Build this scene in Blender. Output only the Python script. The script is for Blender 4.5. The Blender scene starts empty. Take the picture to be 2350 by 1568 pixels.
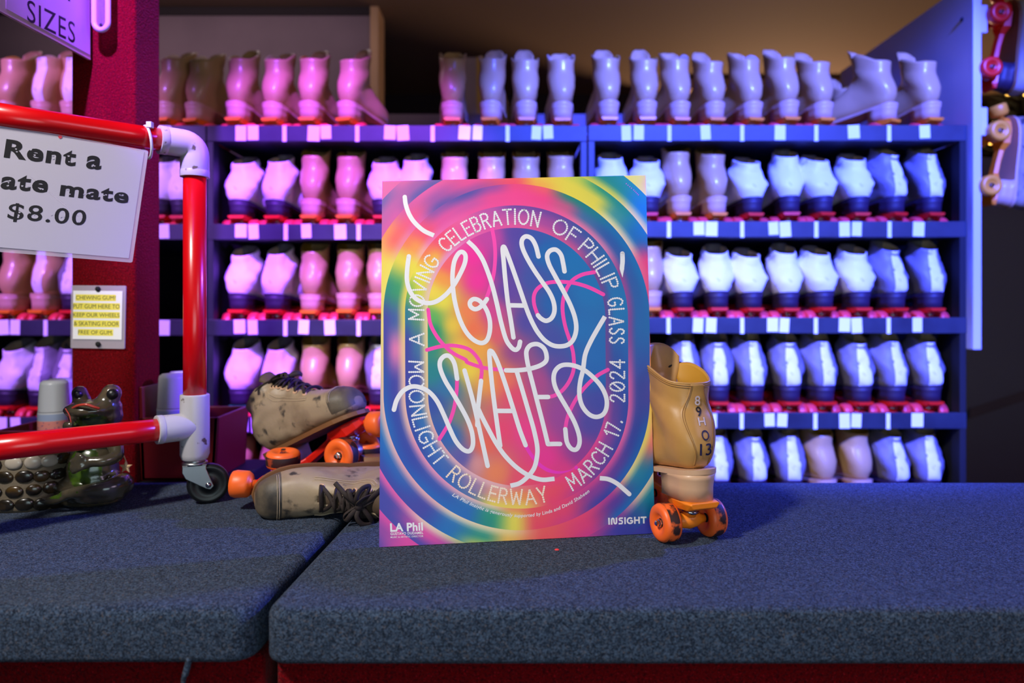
import bpy, bmesh, math, random
from mathutils import Vector, Matrix, noise
from math import sin, cos, pi, radians, sqrt, atan2

SC = bpy.context.scene
COL = SC.collection
random.seed(7)

# ------------------------------------------------------------------ camera, world, lights
FPX, CX, HY = 1600.0, 1175.0, 700.0           # focal length and horizon for the 2350 px wide frame
CT = 1.05                                      # counter top height
ZC = CT + 0.386                                # eye height

cam_d = bpy.data.cameras.new('camera')
cam = bpy.data.objects.new('camera', cam_d)
COL.objects.link(cam)
cam.location = (0, 0, ZC)
cam.rotation_euler = (pi / 2, 0, 0)
cam_d.sensor_width = 36.0
cam_d.lens = FPX / 2350 * 36.0
cam_d.shift_y = -(784.0 - HY) / 2350.0
cam_d.clip_start = 0.02
cam_d.dof.use_dof = True
cam_d.dof.focus_distance = 1.16
cam_d.dof.aperture_fstop = 2.2
SC.camera = cam

SC.view_settings.view_transform = 'Standard'
SC.view_settings.look = 'None'
SC.view_settings.gamma = 1.0
SC.view_settings.use_curve_mapping = False
SC.view_settings.exposure = 0.0

world = bpy.data.worlds.new('world')
SC.world = world
world.use_nodes = True
world.node_tree.nodes['Background'].inputs[0].default_value = (0.35, 0.27, 0.42, 1)
world.node_tree.nodes['Background'].inputs[1].default_value = 0.02


def aim(o, tgt):
    d = Vector(tgt) - Vector(o.location)
    o.rotation_euler = d.to_track_quat('-Z', 'Y').to_euler()


def spot(name, loc, tgt, col, power, deg, blend, size=0.06):
    d = bpy.data.lights.new(name, 'SPOT')
    d.color = col; d.energy = power; d.spot_size = radians(deg); d.spot_blend = blend
    d.shadow_soft_size = size
    o = bpy.data.objects.new(name, d); COL.objects.link(o)
    o.location = loc; aim(o, tgt)
    return o


def area(name, loc, tgt, col, power, sx, sy):
    d = bpy.data.lights.new(name, 'AREA')
    d.color = col; d.energy = power; d.shape = 'RECTANGLE'; d.size = sx; d.size_y = sy
    o = bpy.data.objects.new(name, d); COL.objects.link(o)
    o.location = loc; aim(o, tgt)
    return o


spot('blue_spot', (1.2, -1.0, ZC + 2.0), (0.75, 2.25, ZC + 0.22), (0.050, 0.086, 1.0), 4900, 33, 0.35)
spot('magenta_spot', (-0.55, -0.2, ZC + 2.2), (-0.60, 2.25, ZC + 0.12), (0.27, 0.062, 1.0), 2500, 25, 0.5)
spot('violet_spot', (-2.4, -0.5, ZC + 1.9), (-1.52, 2.25, ZC + 0.22), (0.40, 0.16, 1.0), 1100, 25, 0.5)
spot('side_violet_spot', (1.75, 1.85, ZC + 0.95), (-0.84, 1.80, ZC + 0.05), (0.20, 0.05, 1.0), 420, 27, 0.45)
spot('key_lamp', (-1.15, -0.15, ZC + 1.5), (-0.24, 1.12, ZC - 0.13), (1.0, 0.95, 0.90), 235, 55, 0.5, 0.12)
area('violet_fill', (2.2, -0.6, ZC + 0.9), (-0.8, 1.4, ZC + 0.1), (0.92, 0.72, 1.0), 10, 0.8, 0.8)
area('front_fill', (0.2, -0.45, ZC - 0.15), (0.15, 1.0, ZC - 0.45), (0.72, 0.93, 1.0), 6.5, 1.0, 0.6)
area('wall_fill', (-1.3, 2.62, ZC + 1.24), (-1.3, 3.05, ZC + 0.62), (0.95, 0.72, 0.80), 2.6, 1.4, 0.12)  # unseen fill added to brighten the left back wall
spot('warm_ceiling_lamp', (1.9, 5.1, ZC + 0.45), (1.5, 4.2, ZC + 1.25), (1.0, 0.62, 0.36), 150, 130, 0.8, 0.2)
spot('counter_blue_spot', (2.3, 2.0, ZC + 1.0), (1.0, 1.15, ZC - 0.38), (0.08, 0.12, 1.0), 420, 66, 0.6)


# ------------------------------------------------------------------ helpers
def P(px, py, Y):
    return Vector(((px - CX) / FPX * Y, Y, ZC - (py - HY) / FPX * Y))


def lin(c):
    c = c / 255.0
    return c / 12.92 if c <= 0.04045 else ((c + 0.055) / 1.055) ** 2.4


def rgb(r, g, b):
    return (lin(r), lin(g), lin(b), 1.0)


def new_obj(name, me, parent=None, mats=()):
    for m in mats:
        if m is not None:
            me.materials.append(m)
    o = bpy.data.objects.new(name, me)
    COL.objects.link(o)
    if parent is not None:
        o.parent = parent
    return o


def tag(o, label=None, cat=None, group=None, kind=None):
    if label: o['label'] = label
    if cat: o['category'] = cat
    if group: o['group'] = group
    if kind: o['kind'] = kind
    return o


def empty(name, loc=(0, 0, 0), label=None, cat=None, group=None):
    o = bpy.data.objects.new(name, None)
    o.empty_display_size = 0.05
    COL.objects.link(o)
    o.location = loc
    return tag(o, label, cat, group)


def copy_tree(o, parent=None):
    c = o.copy(); COL.objects.link(c); c.parent = parent
    for ch in o.children:
        copy_tree(ch, c)
    return c


class MB:
    """collects geometry; build() links it as one mesh object"""
    def __init__(s):
        s.v = []; s.f = []; s.mi = []; s.sm = []

    def add(s, vs, fs, mi=0, smooth=True):
        b = len(s.v)
        s.v += [Vector(p) for p in vs]
        for f in fs:
            s.f.append([i + b for i in f]); s.mi.append(mi); s.sm.append(smooth)
        return s

    def box(s, lo, hi, mi=0, M=None):
        x0, y0, z0 = lo; x1, y1, z1 = hi
        vs = [Vector(p) for p in ((x0, y0, z0), (x1, y0, z0), (x1, y1, z0), (x0, y1, z0),
                                  (x0, y0, z1), (x1, y0, z1), (x1, y1, z1), (x0, y1, z1))]
        if M: vs = [M @ p for p in vs]
        return s.add(vs, [(3, 2, 1, 0), (4, 5, 6, 7), (0, 1, 5, 4), (1, 2, 6, 5), (2, 3, 7, 6), (3, 0, 4, 7)], mi, False)

    def rings(s, rs, mi=0, cap0=True, cap1=True, smooth=True):
        n = len(rs[0]); vs = [p for r in rs for p in r]; fs = []
        for i in range(len(rs) - 1):
            for j in range(n):
                k = (j + 1) % n
                fs.append((i * n + j, i * n + k, (i + 1) * n + k, (i + 1) * n + j))
        if cap0: fs.append(tuple(range(n - 1, -1, -1)))
        if cap1: fs.append(tuple((len(rs) - 1) * n + j for j in range(n)))
        return s.add(vs, fs, mi, smooth)

    def lathe(s, prof, c=(0, 0, 0), axis='z', n=24, mi=0, cap0=True, cap1=True, M=None, smooth=True):
        """prof: (r, h) list along the axis"""
        rs = []
        for r, h in prof:
            ring = []
            for j in range(n):
                a = 2 * pi * j / n
                if axis == 'z': p = Vector((r * cos(a), r * sin(a), h))
                elif axis == 'x': p = Vector((h, r * cos(a), r * sin(a)))
                else: p = Vector((r * sin(a), h, r * cos(a)))
                p += Vector(c)
                ring.append(M @ p if M else p)
            rs.append(ring)
        return s.rings(rs, mi, cap0, cap1, smooth)

    def tube(s, pts, r, n=10, mi=0, flat=1.0, closed=False):
        pts = [Vector(p) for p in pts]
        m = len(pts); rs = []
        up = Vector((0.13, 0.21, 0.97))
        for i, p in enumerate(pts):
            if closed: t = pts[(i + 1) % m] - pts[i - 1]
            else: t = pts[min(i + 1, m - 1)] - pts[max(i - 1, 0)]
            if t.length < 1e-9: t = Vector((0, 0, 1))
            t.normalize()
            a = up - t * up.dot(t)
            if a.length < 1e-3:
                a = t.orthogonal()
            a.normalize(); b = t.cross(a); up = a
            rr = r[i] if isinstance(r, (list, tuple)) else r
            rs.append([p + a * rr * flat * cos(2 * pi * j / n) + b * rr * sin(2 * pi * j / n) for j in range(n)])
        if closed:
            rs.append(rs[0])
            return s.rings(rs, mi, False, False)
        return s.rings(rs, mi)

    def ball(s, c, r, nu=16, nv=10, mi=0, M=None):
        r = (r, r, r) if not isinstance(r, (tuple, list)) else r
        rs = []
        for i in range(1, nv):
            a = pi * i / nv
            ring = []
            for j in range(nu):
                t = 2 * pi * j / nu
                p = Vector((r[0] * sin(a) * cos(t), r[1] * sin(a) * sin(t), -r[2] * cos(a)))
                if M: p = M @ p
                ring.append(p + Vector(c))
            rs.append(ring)
        return s.rings(rs, mi)

    def mesh(s, name):
        me = bpy.data.meshes.new(name)
        me.from_pydata([tuple(v) for v in s.v], [], s.f)
        for p, mi, sm in zip(me.polygons, s.mi, s.sm):
            p.material_index = mi; p.use_smooth = sm
        me.update()
        return me

    def build(s, name, mats, parent=None, bevel=0.0, seg=2, fix=False):
        me = s.mesh(name)
        if fix:
            bm = bmesh.new(); bm.from_mesh(me)
            bmesh.ops.recalc_face_normals(bm, faces=bm.faces)
            bm.to_mesh(me); bm.free()
        o = new_obj(name, me, parent, mats if isinstance(mats, (list, tuple)) else [mats])
        if bevel:
            b = o.modifiers.new('bevel', 'BEVEL'); b.width = bevel; b.segments = seg
            b.limit_method = 'ANGLE'; b.angle_limit = radians(40)
        return o


def catmull(pts, per=8, closed=False):
    pts = [Vector(p) for p in pts]
    out = []
    n = len(pts)
    for i in range(n - 1):
        p1, p2 = pts[i], pts[i + 1]
        p0 = pts[i - 1] if i > 0 else p1 * 2 - p2
        p3 = pts[i + 2] if i + 2 < n else p2 * 2 - p1
        for k in range(per):
            t = k / per
            out.append(0.5 * ((2 * p1) + (p2 - p0) * t + (2 * p0 - 5 * p1 + 4 * p2 - p3) * t * t
                              + (3 * p1 - p0 - 3 * p2 + p3) * t ** 3))
    out.append(pts[-1])
    return out


# ------------------------------------------------------------------ materials
def mat(name, col, rough=0.5, metal=0.0, spec=0.5, bump=None, noise_mix=None, coat=0.0, sheen=0.0, trans=0.0, alpha=1.0,
        emit=None):
    m = bpy.data.materials.new(name); m.use_nodes = True
    nt = m.node_tree; b = nt.nodes['Principled BSDF']
    b.inputs['Base Color'].default_value = col
    b.inputs['Roughness'].default_value = rough
    b.inputs['Metallic'].default_value = metal
    b.inputs['Specular IOR Level'].default_value = spec
    b.inputs['Coat Weight'].default_value = coat
    b.inputs['Coat Roughness'].default_value = 0.15
    b.inputs['Sheen Weight'].default_value = sheen
    b.inputs['Transmission Weight'].default_value = trans
    b.inputs['Alpha'].default_value = alpha
    if emit:
        b.inputs['Emission Color'].default_value = emit[0]
        b.inputs['Emission Strength'].default_value = emit[1]
    tc = None
    if noise_mix or bump:
        tc = nt.nodes.new('ShaderNodeTexCoord')
    if noise_mix:
        # list of (colour, scale, low, high, detail): colour laid over where noise is between low..high
        prev = None
        for (c2, sc, lo, hi, det) in noise_mix:
            n = nt.nodes.new('ShaderNodeTexNoise'); n.inputs['Scale'].default_value = sc
            n.inputs['Detail'].default_value = det
            nt.links.new(tc.outputs['Object'], n.inputs['Vector'])
            r = nt.nodes.new('ShaderNodeMapRange')
            r.inputs['From Min'].default_value = lo; r.inputs['From Max'].default_value = hi
            nt.links.new(n.outputs['Fac'], r.inputs['Value'])
            mx = nt.nodes.new('ShaderNodeMix'); mx.data_type = 'RGBA'
            nt.links.new(r.outputs['Result'], mx.inputs['Factor'])
            if prev is None: mx.inputs['A'].default_value = col
            else: nt.links.new(prev, mx.inputs['A'])
            mx.inputs['B'].default_value = c2
            prev = mx.outputs['Result']
        nt.links.new(prev, b.inputs['Base Color'])
    if bump:
        sc, st, dist = bump
        n = nt.nodes.new('ShaderNodeTexNoise'); n.inputs['Scale'].default_value = sc
        n.inputs['Detail'].default_value = 3
        nt.links.new(tc.outputs['Object'], n.inputs['Vector'])
        bp = nt.nodes.new('ShaderNodeBump'); bp.inputs['Strength'].default_value = st
        bp.inputs['Distance'].default_value = dist
        nt.links.new(n.outputs['Fac'], bp.inputs['Height'])
        nt.links.new(bp.outputs['Normal'], b.inputs['Normal'])
    return m


M = {}
def carpet(name, base, lo, hi, warm, scale):
    """cut-pile carpet: every tuft (a small cell) has its own shade"""
    m = mat(name, base, 0.95, spec=0.06, sheen=0.05, bump=(scale * .9, 1.0, 0.003))
    nt = m.node_tree; b = nt.nodes['Principled BSDF']
    tc = nt.nodes.new('ShaderNodeTexCoord')
    prev = None
    for sc, fac in ((scale, 1.0), (scale * .45, 0.45)):
        v = nt.nodes.new('ShaderNodeTexVoronoi'); v.inputs['Scale'].default_value = sc
        nt.links.new(tc.outputs['Object'], v.inputs['Vector'])
        sp = nt.nodes.new('ShaderNodeSeparateColor'); nt.links.new(v.outputs['Color'], sp.inputs['Color'])
        r = nt.nodes.new('ShaderNodeValToRGB')
        e = r.color_ramp.elements
        e[0].position = 0.0; e[0].color = lo
        e[1].position = 1.0; e[1].color = hi
        k = e.new(0.5); k.color = base
        k = e.new(0.90); k.color = hi
        k = e.new(0.94); k.color = warm
        nt.links.new(sp.outputs['Red'], r.inputs['Fac'])
        if prev is None: prev = r.outputs['Color']
        else:
            mx = nt.nodes.new('ShaderNodeMix'); mx.data_type = 'RGBA'; mx.inputs['Factor'].default_value = fac
            nt.links.new(prev, mx.inputs['A']); nt.links.new(r.outputs['Color'], mx.inputs['B']); prev = mx.outputs['Result']
    nt.links.new(prev, b.inputs['Base Color'])
    return m


M['blue_carpet'] = carpet('blue_carpet', rgb(36, 49, 70), rgb(8, 12, 24), rgb(90, 110, 138), rgb(104, 90, 84), 900)
M['red_carpet'] = mat('red_carpet', rgb(108, 3, 10), 0.95, spec=0.05, sheen=0.04, bump=(260, 0.9, 0.004), noise_mix=[
    (rgb(70, 2, 10), 300, 0.48, 0.64, 3), (rgb(170, 20, 34), 420, 0.60, 0.75, 2)])
M['pipe_red'] = mat('pipe_red', rgb(205, 4, 14), 0.28, spec=0.5, coat=0.3)
M['pvc_white'] = mat('pvc_white', rgb(184, 180, 184), 0.38, noise_mix=[(rgb(96, 82, 72), 46, 0.615, 0.66, 7)])
M['steel'] = mat('steel', rgb(170, 170, 172), 0.32, metal=1.0)
M['chrome'] = mat('chrome', rgb(205, 205, 208), 0.16, metal=1.0)
M['black_rubber'] = mat('black_rubber', rgb(16, 16, 18), 0.38)
M['rack_paint'] = mat('rack_paint', rgb(38, 44, 54), 0.5, noise_mix=[(rgb(27, 31, 42), 14, 0.4, 0.7, 4)])
M['rack_dark'] = mat('rack_dark', rgb(14, 13, 16), 0.8)
M['tag_paper'] = mat('tag_paper', rgb(246, 246, 246), 0.7)
M['tan'] = mat('tan_leather', rgb(196, 156, 100), 0.36, coat=0.25, bump=(140, 0.15, 0.002))
M['tan_worn'] = mat('tan_worn_leather', rgb(158, 136, 108), 0.5, bump=(120, 0.25, 0.002), noise_mix=[
    (rgb(112, 92, 70), 14, 0.48, 0.75, 4), (rgb(60, 54, 48), 30, 0.575, 0.66, 6)])
M['tan_hero'] = mat('golden_tan_leather', rgb(190, 140, 76), 0.40, coat=0.15, bump=(90, 0.12, 0.002), noise_mix=[
    (rgb(172, 122, 62), 10, 0.45, 0.7, 3)])
M['lining'] = mat('yellow_lining', rgb(198, 142, 40), 0.6)
M['lining_pale'] = mat('pale_lining', rgb(226, 196, 160), 0.6)
M['worn_lining'] = mat('worn_lining', rgb(84, 66, 48), 0.7)
M['heel_leather'] = mat('heel_leather', rgb(208, 164, 128), 0.45, coat=0.1)
M['white_leather'] = mat('white_leather', rgb(238, 234, 236), 0.5, bump=(60, 0.3, 0.004), noise_mix=[
    (rgb(150, 144, 156), 22, 0.60, 0.72, 4)])
M['grey_leather'] = mat('grey_leather', rgb(122, 116, 128), 0.5, bump=(60, 0.3, 0.004))
M['dark_sole'] = mat('dark_sole', rgb(44, 30, 50), 0.55)
M['brown_sole'] = mat('brown_sole', rgb(126, 84, 48), 0.5)
M['toe_grime'] = mat('toe_grime', rgb(96, 84, 68), 0.55, noise_mix=[(rgb(52, 47, 42), 26, 0.45, 0.66, 5)], bump=(110, 0.3, 0.002))
M['orange_plate'] = mat('orange_plate', rgb(246, 132, 24), 0.38)
M['red_plate'] = mat('red_plate', rgb(226, 30, 16), 0.4)
M['green_plate'] = mat('green_plate', rgb(20, 120, 70), 0.4)
M['orange_wheel'] = mat('orange_wheel', rgb(250, 104, 34), 0.42)
M['amber_wheel'] = mat('amber_wheel', rgb(238, 150, 40), 0.42)
M['red_wheel'] = mat('red_wheel', rgb(238, 62, 66), 0.4)
M['tread'] = mat('dirty_tread', rgb(250, 104, 34), 0.6, noise_mix=[(rgb(52, 26, 22), 60, 0.40, 0.52, 5)])
M['tread_dark'] = mat('dark_tread', rgb(46, 24, 26), 0.6, noise_mix=[(rgb(150, 60, 28), 50, 0.56, 0.66, 5)])
M['lace'] = mat('dark_lace', rgb(44, 31, 26), 0.75, bump=(900, 0.5, 0.001))
M['black'] = mat('black_print', rgb(14, 12, 14), 0.55)
M['navy_ink'] = mat('navy_ink', rgb(26, 24, 66), 0.5)
M['silver_ink'] = mat('silver_ink', rgb(206, 188, 196), 0.35)
M['stitch'] = mat('stitch_thread', rgb(150, 104, 54), 0.7)
M['stitch_pale'] = mat('pale_stitch', rgb(196, 172, 140), 0.7)
M['paper'] = mat('sign_paper', rgb(192, 186, 200), 0.55)
M['laminate'] = mat('laminate_edge', rgb(226, 218, 230), 0.15, alpha=0.35, spec=0.6)
M['acrylic'] = mat('acrylic_edge', rgb(218, 196, 176), 0.12, spec=0.6)
M['clear'] = mat('clear_plastic', rgb(238, 238, 240), 0.06, trans=0.85, spec=0.6)
M['yellow_hi'] = mat('yellow_highlight', rgb(244, 230, 90), 0.6)
M['gum_ink'] = mat('gum_sign_ink', rgb(70, 76, 52), 0.6)
M['white_plastic'] = mat('white_plastic', rgb(204, 208, 212), 0.35)
M['label_blue'] = mat('label_blue', rgb(168, 184, 214), 0.4)
M['label_pink'] = mat('label_pink', rgb(240, 150, 140), 0.4, noise_mix=[(rgb(170, 110, 140), 160, 0.60, 0.66, 2)])
M['bin_red'] = mat('red_painted_wood', rgb(104, 6, 14), 0.45)
M['frog'] = mat('frog_glaze', rgb(64, 58, 45), 0.22, coat=0.7, bump=(60, 0.3, 0.002), noise_mix=[
    (rgb(92, 78, 60), 26, 0.52, 0.7, 4)])
M['frog_green'] = mat('frog_green', rgb(66, 92, 22), 0.25, coat=0.6, noise_mix=[(rgb(26, 34, 14), 40, 0.36, 0.62, 5)])
M['frog_lip'] = mat('frog_lip', rgb(176, 62, 48), 0.3, coat=0.4)
M['pebble'] = mat('dark_pebble', rgb(30, 25, 18), 0.25, coat=0.5, noise_mix=[(rgb(82, 60, 26), 30, 0.5, 0.75, 3)])
M['pebble_pale'] = mat('pale_pebble', rgb(176, 164, 148), 0.3, coat=0.4)
M['grout'] = mat('grout', rgb(104, 92, 74), 0.8, bump=(200, 0.5, 0.002))
M['star'] = mat('star_metal', rgb(196, 160, 120), 0.4, metal=0.2)
M['board'] = mat('foam_board', rgb(236, 232, 230), 0.6)
M['ink_white'] = mat('poster_white', rgb(232, 230, 236), 0.5)
M['ink_pink'] = mat('poster_pink', rgb(250, 66, 176), 0.5)
M['ink_magenta'] = mat('poster_magenta', rgb(240, 40, 190), 0.5)
M['ink_cream'] = mat('poster_cream', rgb(250, 226, 206), 0.5)
M['wall_grey'] = mat('wall_grey', rgb(126, 108, 116), 0.85, noise_mix=[(rgb(112, 96, 104), 3, 0.4, 0.7, 3)])
M['wall_dark'] = mat('wall_dark', rgb(40, 32, 36), 0.85)
M['wall_brown'] = mat('wall_brown', rgb(132, 100, 76), 0.85, noise_mix=[(rgb(110, 82, 62), 2.5, 0.4, 0.7, 3)])
M['ceiling'] = mat('ceiling_paint', rgb(120, 96, 76), 0.85)
M['beige_trim'] = mat('beige_trim', rgb(188, 150, 110), 0.7)
M['panel_white'] = mat('painted_panel', rgb(206, 202, 214), 0.5)
M['floor'] = mat('floor_vinyl', rgb(50, 44, 50), 0.6)
M['tree'] = mat('tree_green', rgb(40, 46, 22), 0.8)
M['gold_light'] = mat('gold_light', rgb(255, 190, 70), 0.4, emit=(rgb(255, 190, 80), 6.0))
M['carton'] = mat('carton', rgb(150, 132, 124), 0.8)
M['tape'] = mat('carton_tape', rgb(190, 150, 60), 0.6)

pm = bpy.data.materials.new('poster_print'); pm.use_nodes = True
_b = pm.node_tree.nodes['Principled BSDF']; _b.inputs['Roughness'].default_value = 0.45
_a = pm.node_tree.nodes.new('ShaderNodeVertexColor'); _a.layer_name = 'print'
pm.node_tree.links.new(_a.outputs['Color'], _b.inputs['Base Color'])
M['poster_print'] = pm


# ------------------------------------------------------------------ text
def text_geo(body, size=1.0, fat=0.0, align='LEFT', spacing=1.0, shear=0.0):
    cu = bpy.data.curves.new('text_source', 'FONT')
    cu.body = body; cu.size = size; cu.offset = fat; cu.align_x = align
    cu.space_character = spacing; cu.shear = shear
    cu.resolution_u = 4
    ob = bpy.data.objects.new('text_source', cu)
    me = bpy.data.meshes.new_from_object(ob)
    vs = [v.co.copy() for v in me.vertices]; fs = [tuple(p.vertices) for p in me.polygons]
    bpy.data.objects.remove(ob); bpy.data.curves.remove(cu); bpy.data.meshes.remove(me)
    return vs, fs


def fit_text(body, x0, y0, x1, y1, fat=0.0, shear=0.0, spacing=1.0):
    """text stretched to the rectangle (baseline y0, top y1 of its own bounds)"""
    vs, fs = text_geo(body, 1.0, fat, shear=shear, spacing=spacing)
    ax = min(v.x for v in vs); bx = max(v.x for v in vs); ay = min(v.y for v in vs); by = max(v.y for v in vs)
    return [Vector((x0 + (v.x - ax) / (bx - ax) * (x1 - x0), y0 + (v.y - ay) / (by - ay) * (y1 - y0), 0)) for v in vs], fs


# ------------------------------------------------------------------ setting
def struct(name, mb, m, bevel=0.0):
    o = mb.build(name, m, bevel=bevel)
    o['kind'] = 'structure'
    return o


struct('floor', MB().box((-3.4, -2.0, -0.05), (3.4, 5.6, 0.0)), M['floor'])
struct('ceiling', MB().box((-3.4, 2.75, ZC + 1.30), (3.4, 5.6, ZC + 1.36)), M['ceiling'])
struct('wall_left', MB().box((-3.45, -2.0, 0), (-3.4, 5.6, ZC + 1.36)), M['wall_grey'])
struct('wall_right', MB().box((3.4, -2.0, 0), (3.45, 5.6, ZC + 1.36)), M['wall_dark'])
YB = 3.05
struct('wall_back', MB().box((-3.4, YB, 0), (-0.615, YB + 0.1, ZC + 1.30)).box((-0.615, YB, 0), (1.47, YB + 0.1, ZC + 0.835)), M['wall_grey'])
struct('trim_1', MB().box((-0.617, YB - 0.02, ZC + 0.835), (-0.580, YB + 0.12, ZC + 1.30)), M['beige_trim'], 0.004)
struct('trim_2', MB().box((-3.4, YB - 0.012, ZC + 1.265), (-0.617, YB - 0.001, ZC + 1.30)), M['wall_dark'])
struct('wall_far', MB().box((-2.0, 4.3, 0), (0.92, 4.36, ZC + 1.30)), M['wall_dark'])
struct('wall_rear', MB().box((-3.4, 5.5, 0), (3.4, 5.56, ZC + 1.30)), M['wall_brown'])
struct('trim_3', MB().box((0.92, 4.0, ZC + 1.24), (3.2, 4.10, ZC + 1.30)), M['beige_trim'])
# dark wall right of the racks
struct('wall_side', MB().box((1.50, 3.12, 0), (3.4, 3.18, ZC + 0.66)), mat('side_wall_paint', rgb(132, 126, 142), 0.75))
struct('sloped_strip', MB().add([P(2225, 938, 3.10), P(2600, 815, 3.10), P(2600, 838, 3.10), P(2225, 962, 3.10),
                          P(2225, 938, 3.12), P(2600, 815, 3.12), P(2600, 838, 3.12), P(2225, 962, 3.12)],
                         [(3, 2, 1, 0), (4, 5, 6, 7), (0, 1, 5, 4), (1, 2, 6, 5), (2, 3, 7, 6), (3, 0, 4, 7)], 0, False), M['wall_grey'])  # thin strip sloping up across the side wall

# end panel with its pegs
pnl = empty('end_panel', (1.446, 2.2, ZC - 0.14), 'white upright board closing the right end of the skate racks', 'panel')
def local(o, mb):
    inv = Matrix.Translation(-Vector(o.location))
    mb.v = [inv @ v for v in mb.v]
    return mb
local(pnl, MB().box((1.436, 2.17, ZC - 0.14), (1.462, 3.05, ZC + 1.02))).build('board', M['panel_white'], pnl, 0.003)
for (y0, y1) in ((14, 78), (248, 313)):
    a = P(2233, y1, 2.19); b = P(2262, y0, 2.19)
    local(pnl, MB().box((1.462, 2.18, a.z), (b.x, 2.26, b.z))).build('peg_block', M['panel_white'], pnl, 0.003)
for (x, y) in ((2208, 45),):
    Yp = 1.436 * FPX / (x - CX)
    q = P(x, y, Yp)
    local(pnl, MB().lathe([(0.007, 0), (0.007, 0.002), (0.004, 0.004)], (q.x, q.y, q.z), 'x', 10,
          M=Matrix.Translation(q) @ Matrix.Diagonal((-1, 1, 1, 1)) @ Matrix.Translation(-q))).build('screw', M['rack_dark'], pnl)

# ------------------------------------------------------------------ counter
GF, GB, GY0, GY1 = -0.3225, -0.2870, 0.8825, 1.526    # gap line
def gapx(y): return GF + (GB - GF) * (y - GY0) / (GY1 - GY0)
TOPT = 0.072
def counter(name, label, left):
    root = empty(name, (-1.2 if left else 0.9, 1.2, 0), label, 'counter')
    bm = bmesh.new()
    g = 0.005
    if left: pts = [(-2.4, GY0), (gapx(GY0) - g - 0.004, GY0 + 0.004), (gapx(GY1) - g, GY1), (-2.4, GY1)]
    else: pts = [(gapx(GY0) + g, GY0), (2.6, GY0), (2.6, GY1), (gapx(GY1) + g, GY1)]
    lo = [bm.verts.new((x, y, CT - TOPT)) for x, y in pts]; hi = [bm.verts.new((x, y, CT)) for x, y in pts]
    bm.faces.new(lo[::-1]); bm.faces.new(hi)
    for i in range(4):
        j = (i + 1) % 4; bm.faces.new((lo[i], lo[j], hi[j], hi[i]))
    vert_edges = [e for e in bm.edges if abs(e.verts[0].co.z - e.verts[1].co.z) > 0.01]
    bmesh.ops.bevel(bm, geom=vert_edges, offset=0.030, segments=6, affect='EDGES', profile=0.5)
    he = [e for e in bm.edges if min(v.co.z for v in e.verts) > CT - 1e-4]
    bmesh.ops.bevel(bm, geom=he, offset=0.016, segments=5, affect='EDGES', profile=0.5)
    le = [e for e in bm.edges if max(v.co.z for v in e.verts) < CT - TOPT + 1e-4]
    bmesh.ops.bevel(bm, geom=le, offset=0.010, segments=3, affect='EDGES', profile=0.5)
    for f in bm.faces: f.smooth = True
    bmesh.ops.translate(bm, verts=bm.verts, vec=-Vector(root.location))
    me = bpy.data.meshes.new('carpeted_top'); bm.to_mesh(me); bm.free()
    new_obj('carpeted_top', me, root, [M['blue_carpet']])
    x0, x1 = (-2.4, gapx(GY0) - 0.002) if left else (gapx(GY0) + 0.014, 2.6)
    mb = MB().box((x0, GY0 + 0.03, 0.0), (x1, GY1 - 0.03, CT - TOPT - 0.001))
    local(root, mb).build('front_panel', M['red_carpet'], root, 0.006)
    return root
cl = counter('padded_counter', 'left blue carpeted counter section under the frog and the red pipe stand', True)
cr = counter('padded_counter', 'right blue carpeted counter section under the colourful poster', False)
# loose carpet thread and yellow scuff at the seam
tag(MB().tube(catmull([(gapx(GY0) - 0.085, GY0 - 0.0015, CT - TOPT + 0.012), (gapx(GY0) - 0.088, GY0 - 0.004, CT - TOPT - 0.004),
                       (gapx(GY0) - 0.092, GY0 - 0.003, CT - TOPT - 0.016), (gapx(GY0) - 0.090, GY0 - 0.004, CT - TOPT - 0.024)], 5), [0.004] * 8 + [0.003] * 5 + [0.001] * 3, 6)
    .build('carpet_thread', M['blue_carpet']), 'frayed tuft of blue carpet hanging under the seam edge', 'thread')
tag(MB().ball(P(1278, 1263, 1.098) + Vector((0, 0, 0.0006)), (0.004, 0.003, 0.0016), 8, 6).build('paper_scrap', M['red_wheel']),
    'tiny red scrap on the carpet in front of the poster', 'scrap')

# ------------------------------------------------------------------ column with signs
YCOL = 1.56
cxl, cxr = P(163, 0, YCOL).x, P(310, 0, YCOL).x
o = MB().box((cxl, YCOL, 0), (cxr, YCOL + 0.112, ZC + 1.36)).build('square_column', M['red_carpet'], None, 0.006)
tag(o, 'square column wrapped in dark red carpet behind the frog', 'column')
struct('trim_5', MB().box((cxl - 0.05, YCOL - 0.05, ZC + 1.30), (cxr + 0.05, YCOL + 0.16, ZC + 1.36)), M['wall_dark'])

def quad_thing(c, uvz):
    """bilinear map: c = TL,TR,BR,BL ; returns f(u,v,off)"""
    tl, tr, br, bl = c
    n = (tr - tl).cross(bl - tl).normalized() * -1.0
    def f(u, v, off=0.0):
        return (tl * (1 - u) + tr * u) * (1 - v) + (bl * (1 - u) + br * u) * v + n * off
    if (f(.5, .5, 1.0) - f(.5, .5, 0)).dot(Vector((0, 0, ZC)) - f(.5, .5)) < 0:
        n.negate()
    return f

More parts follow.
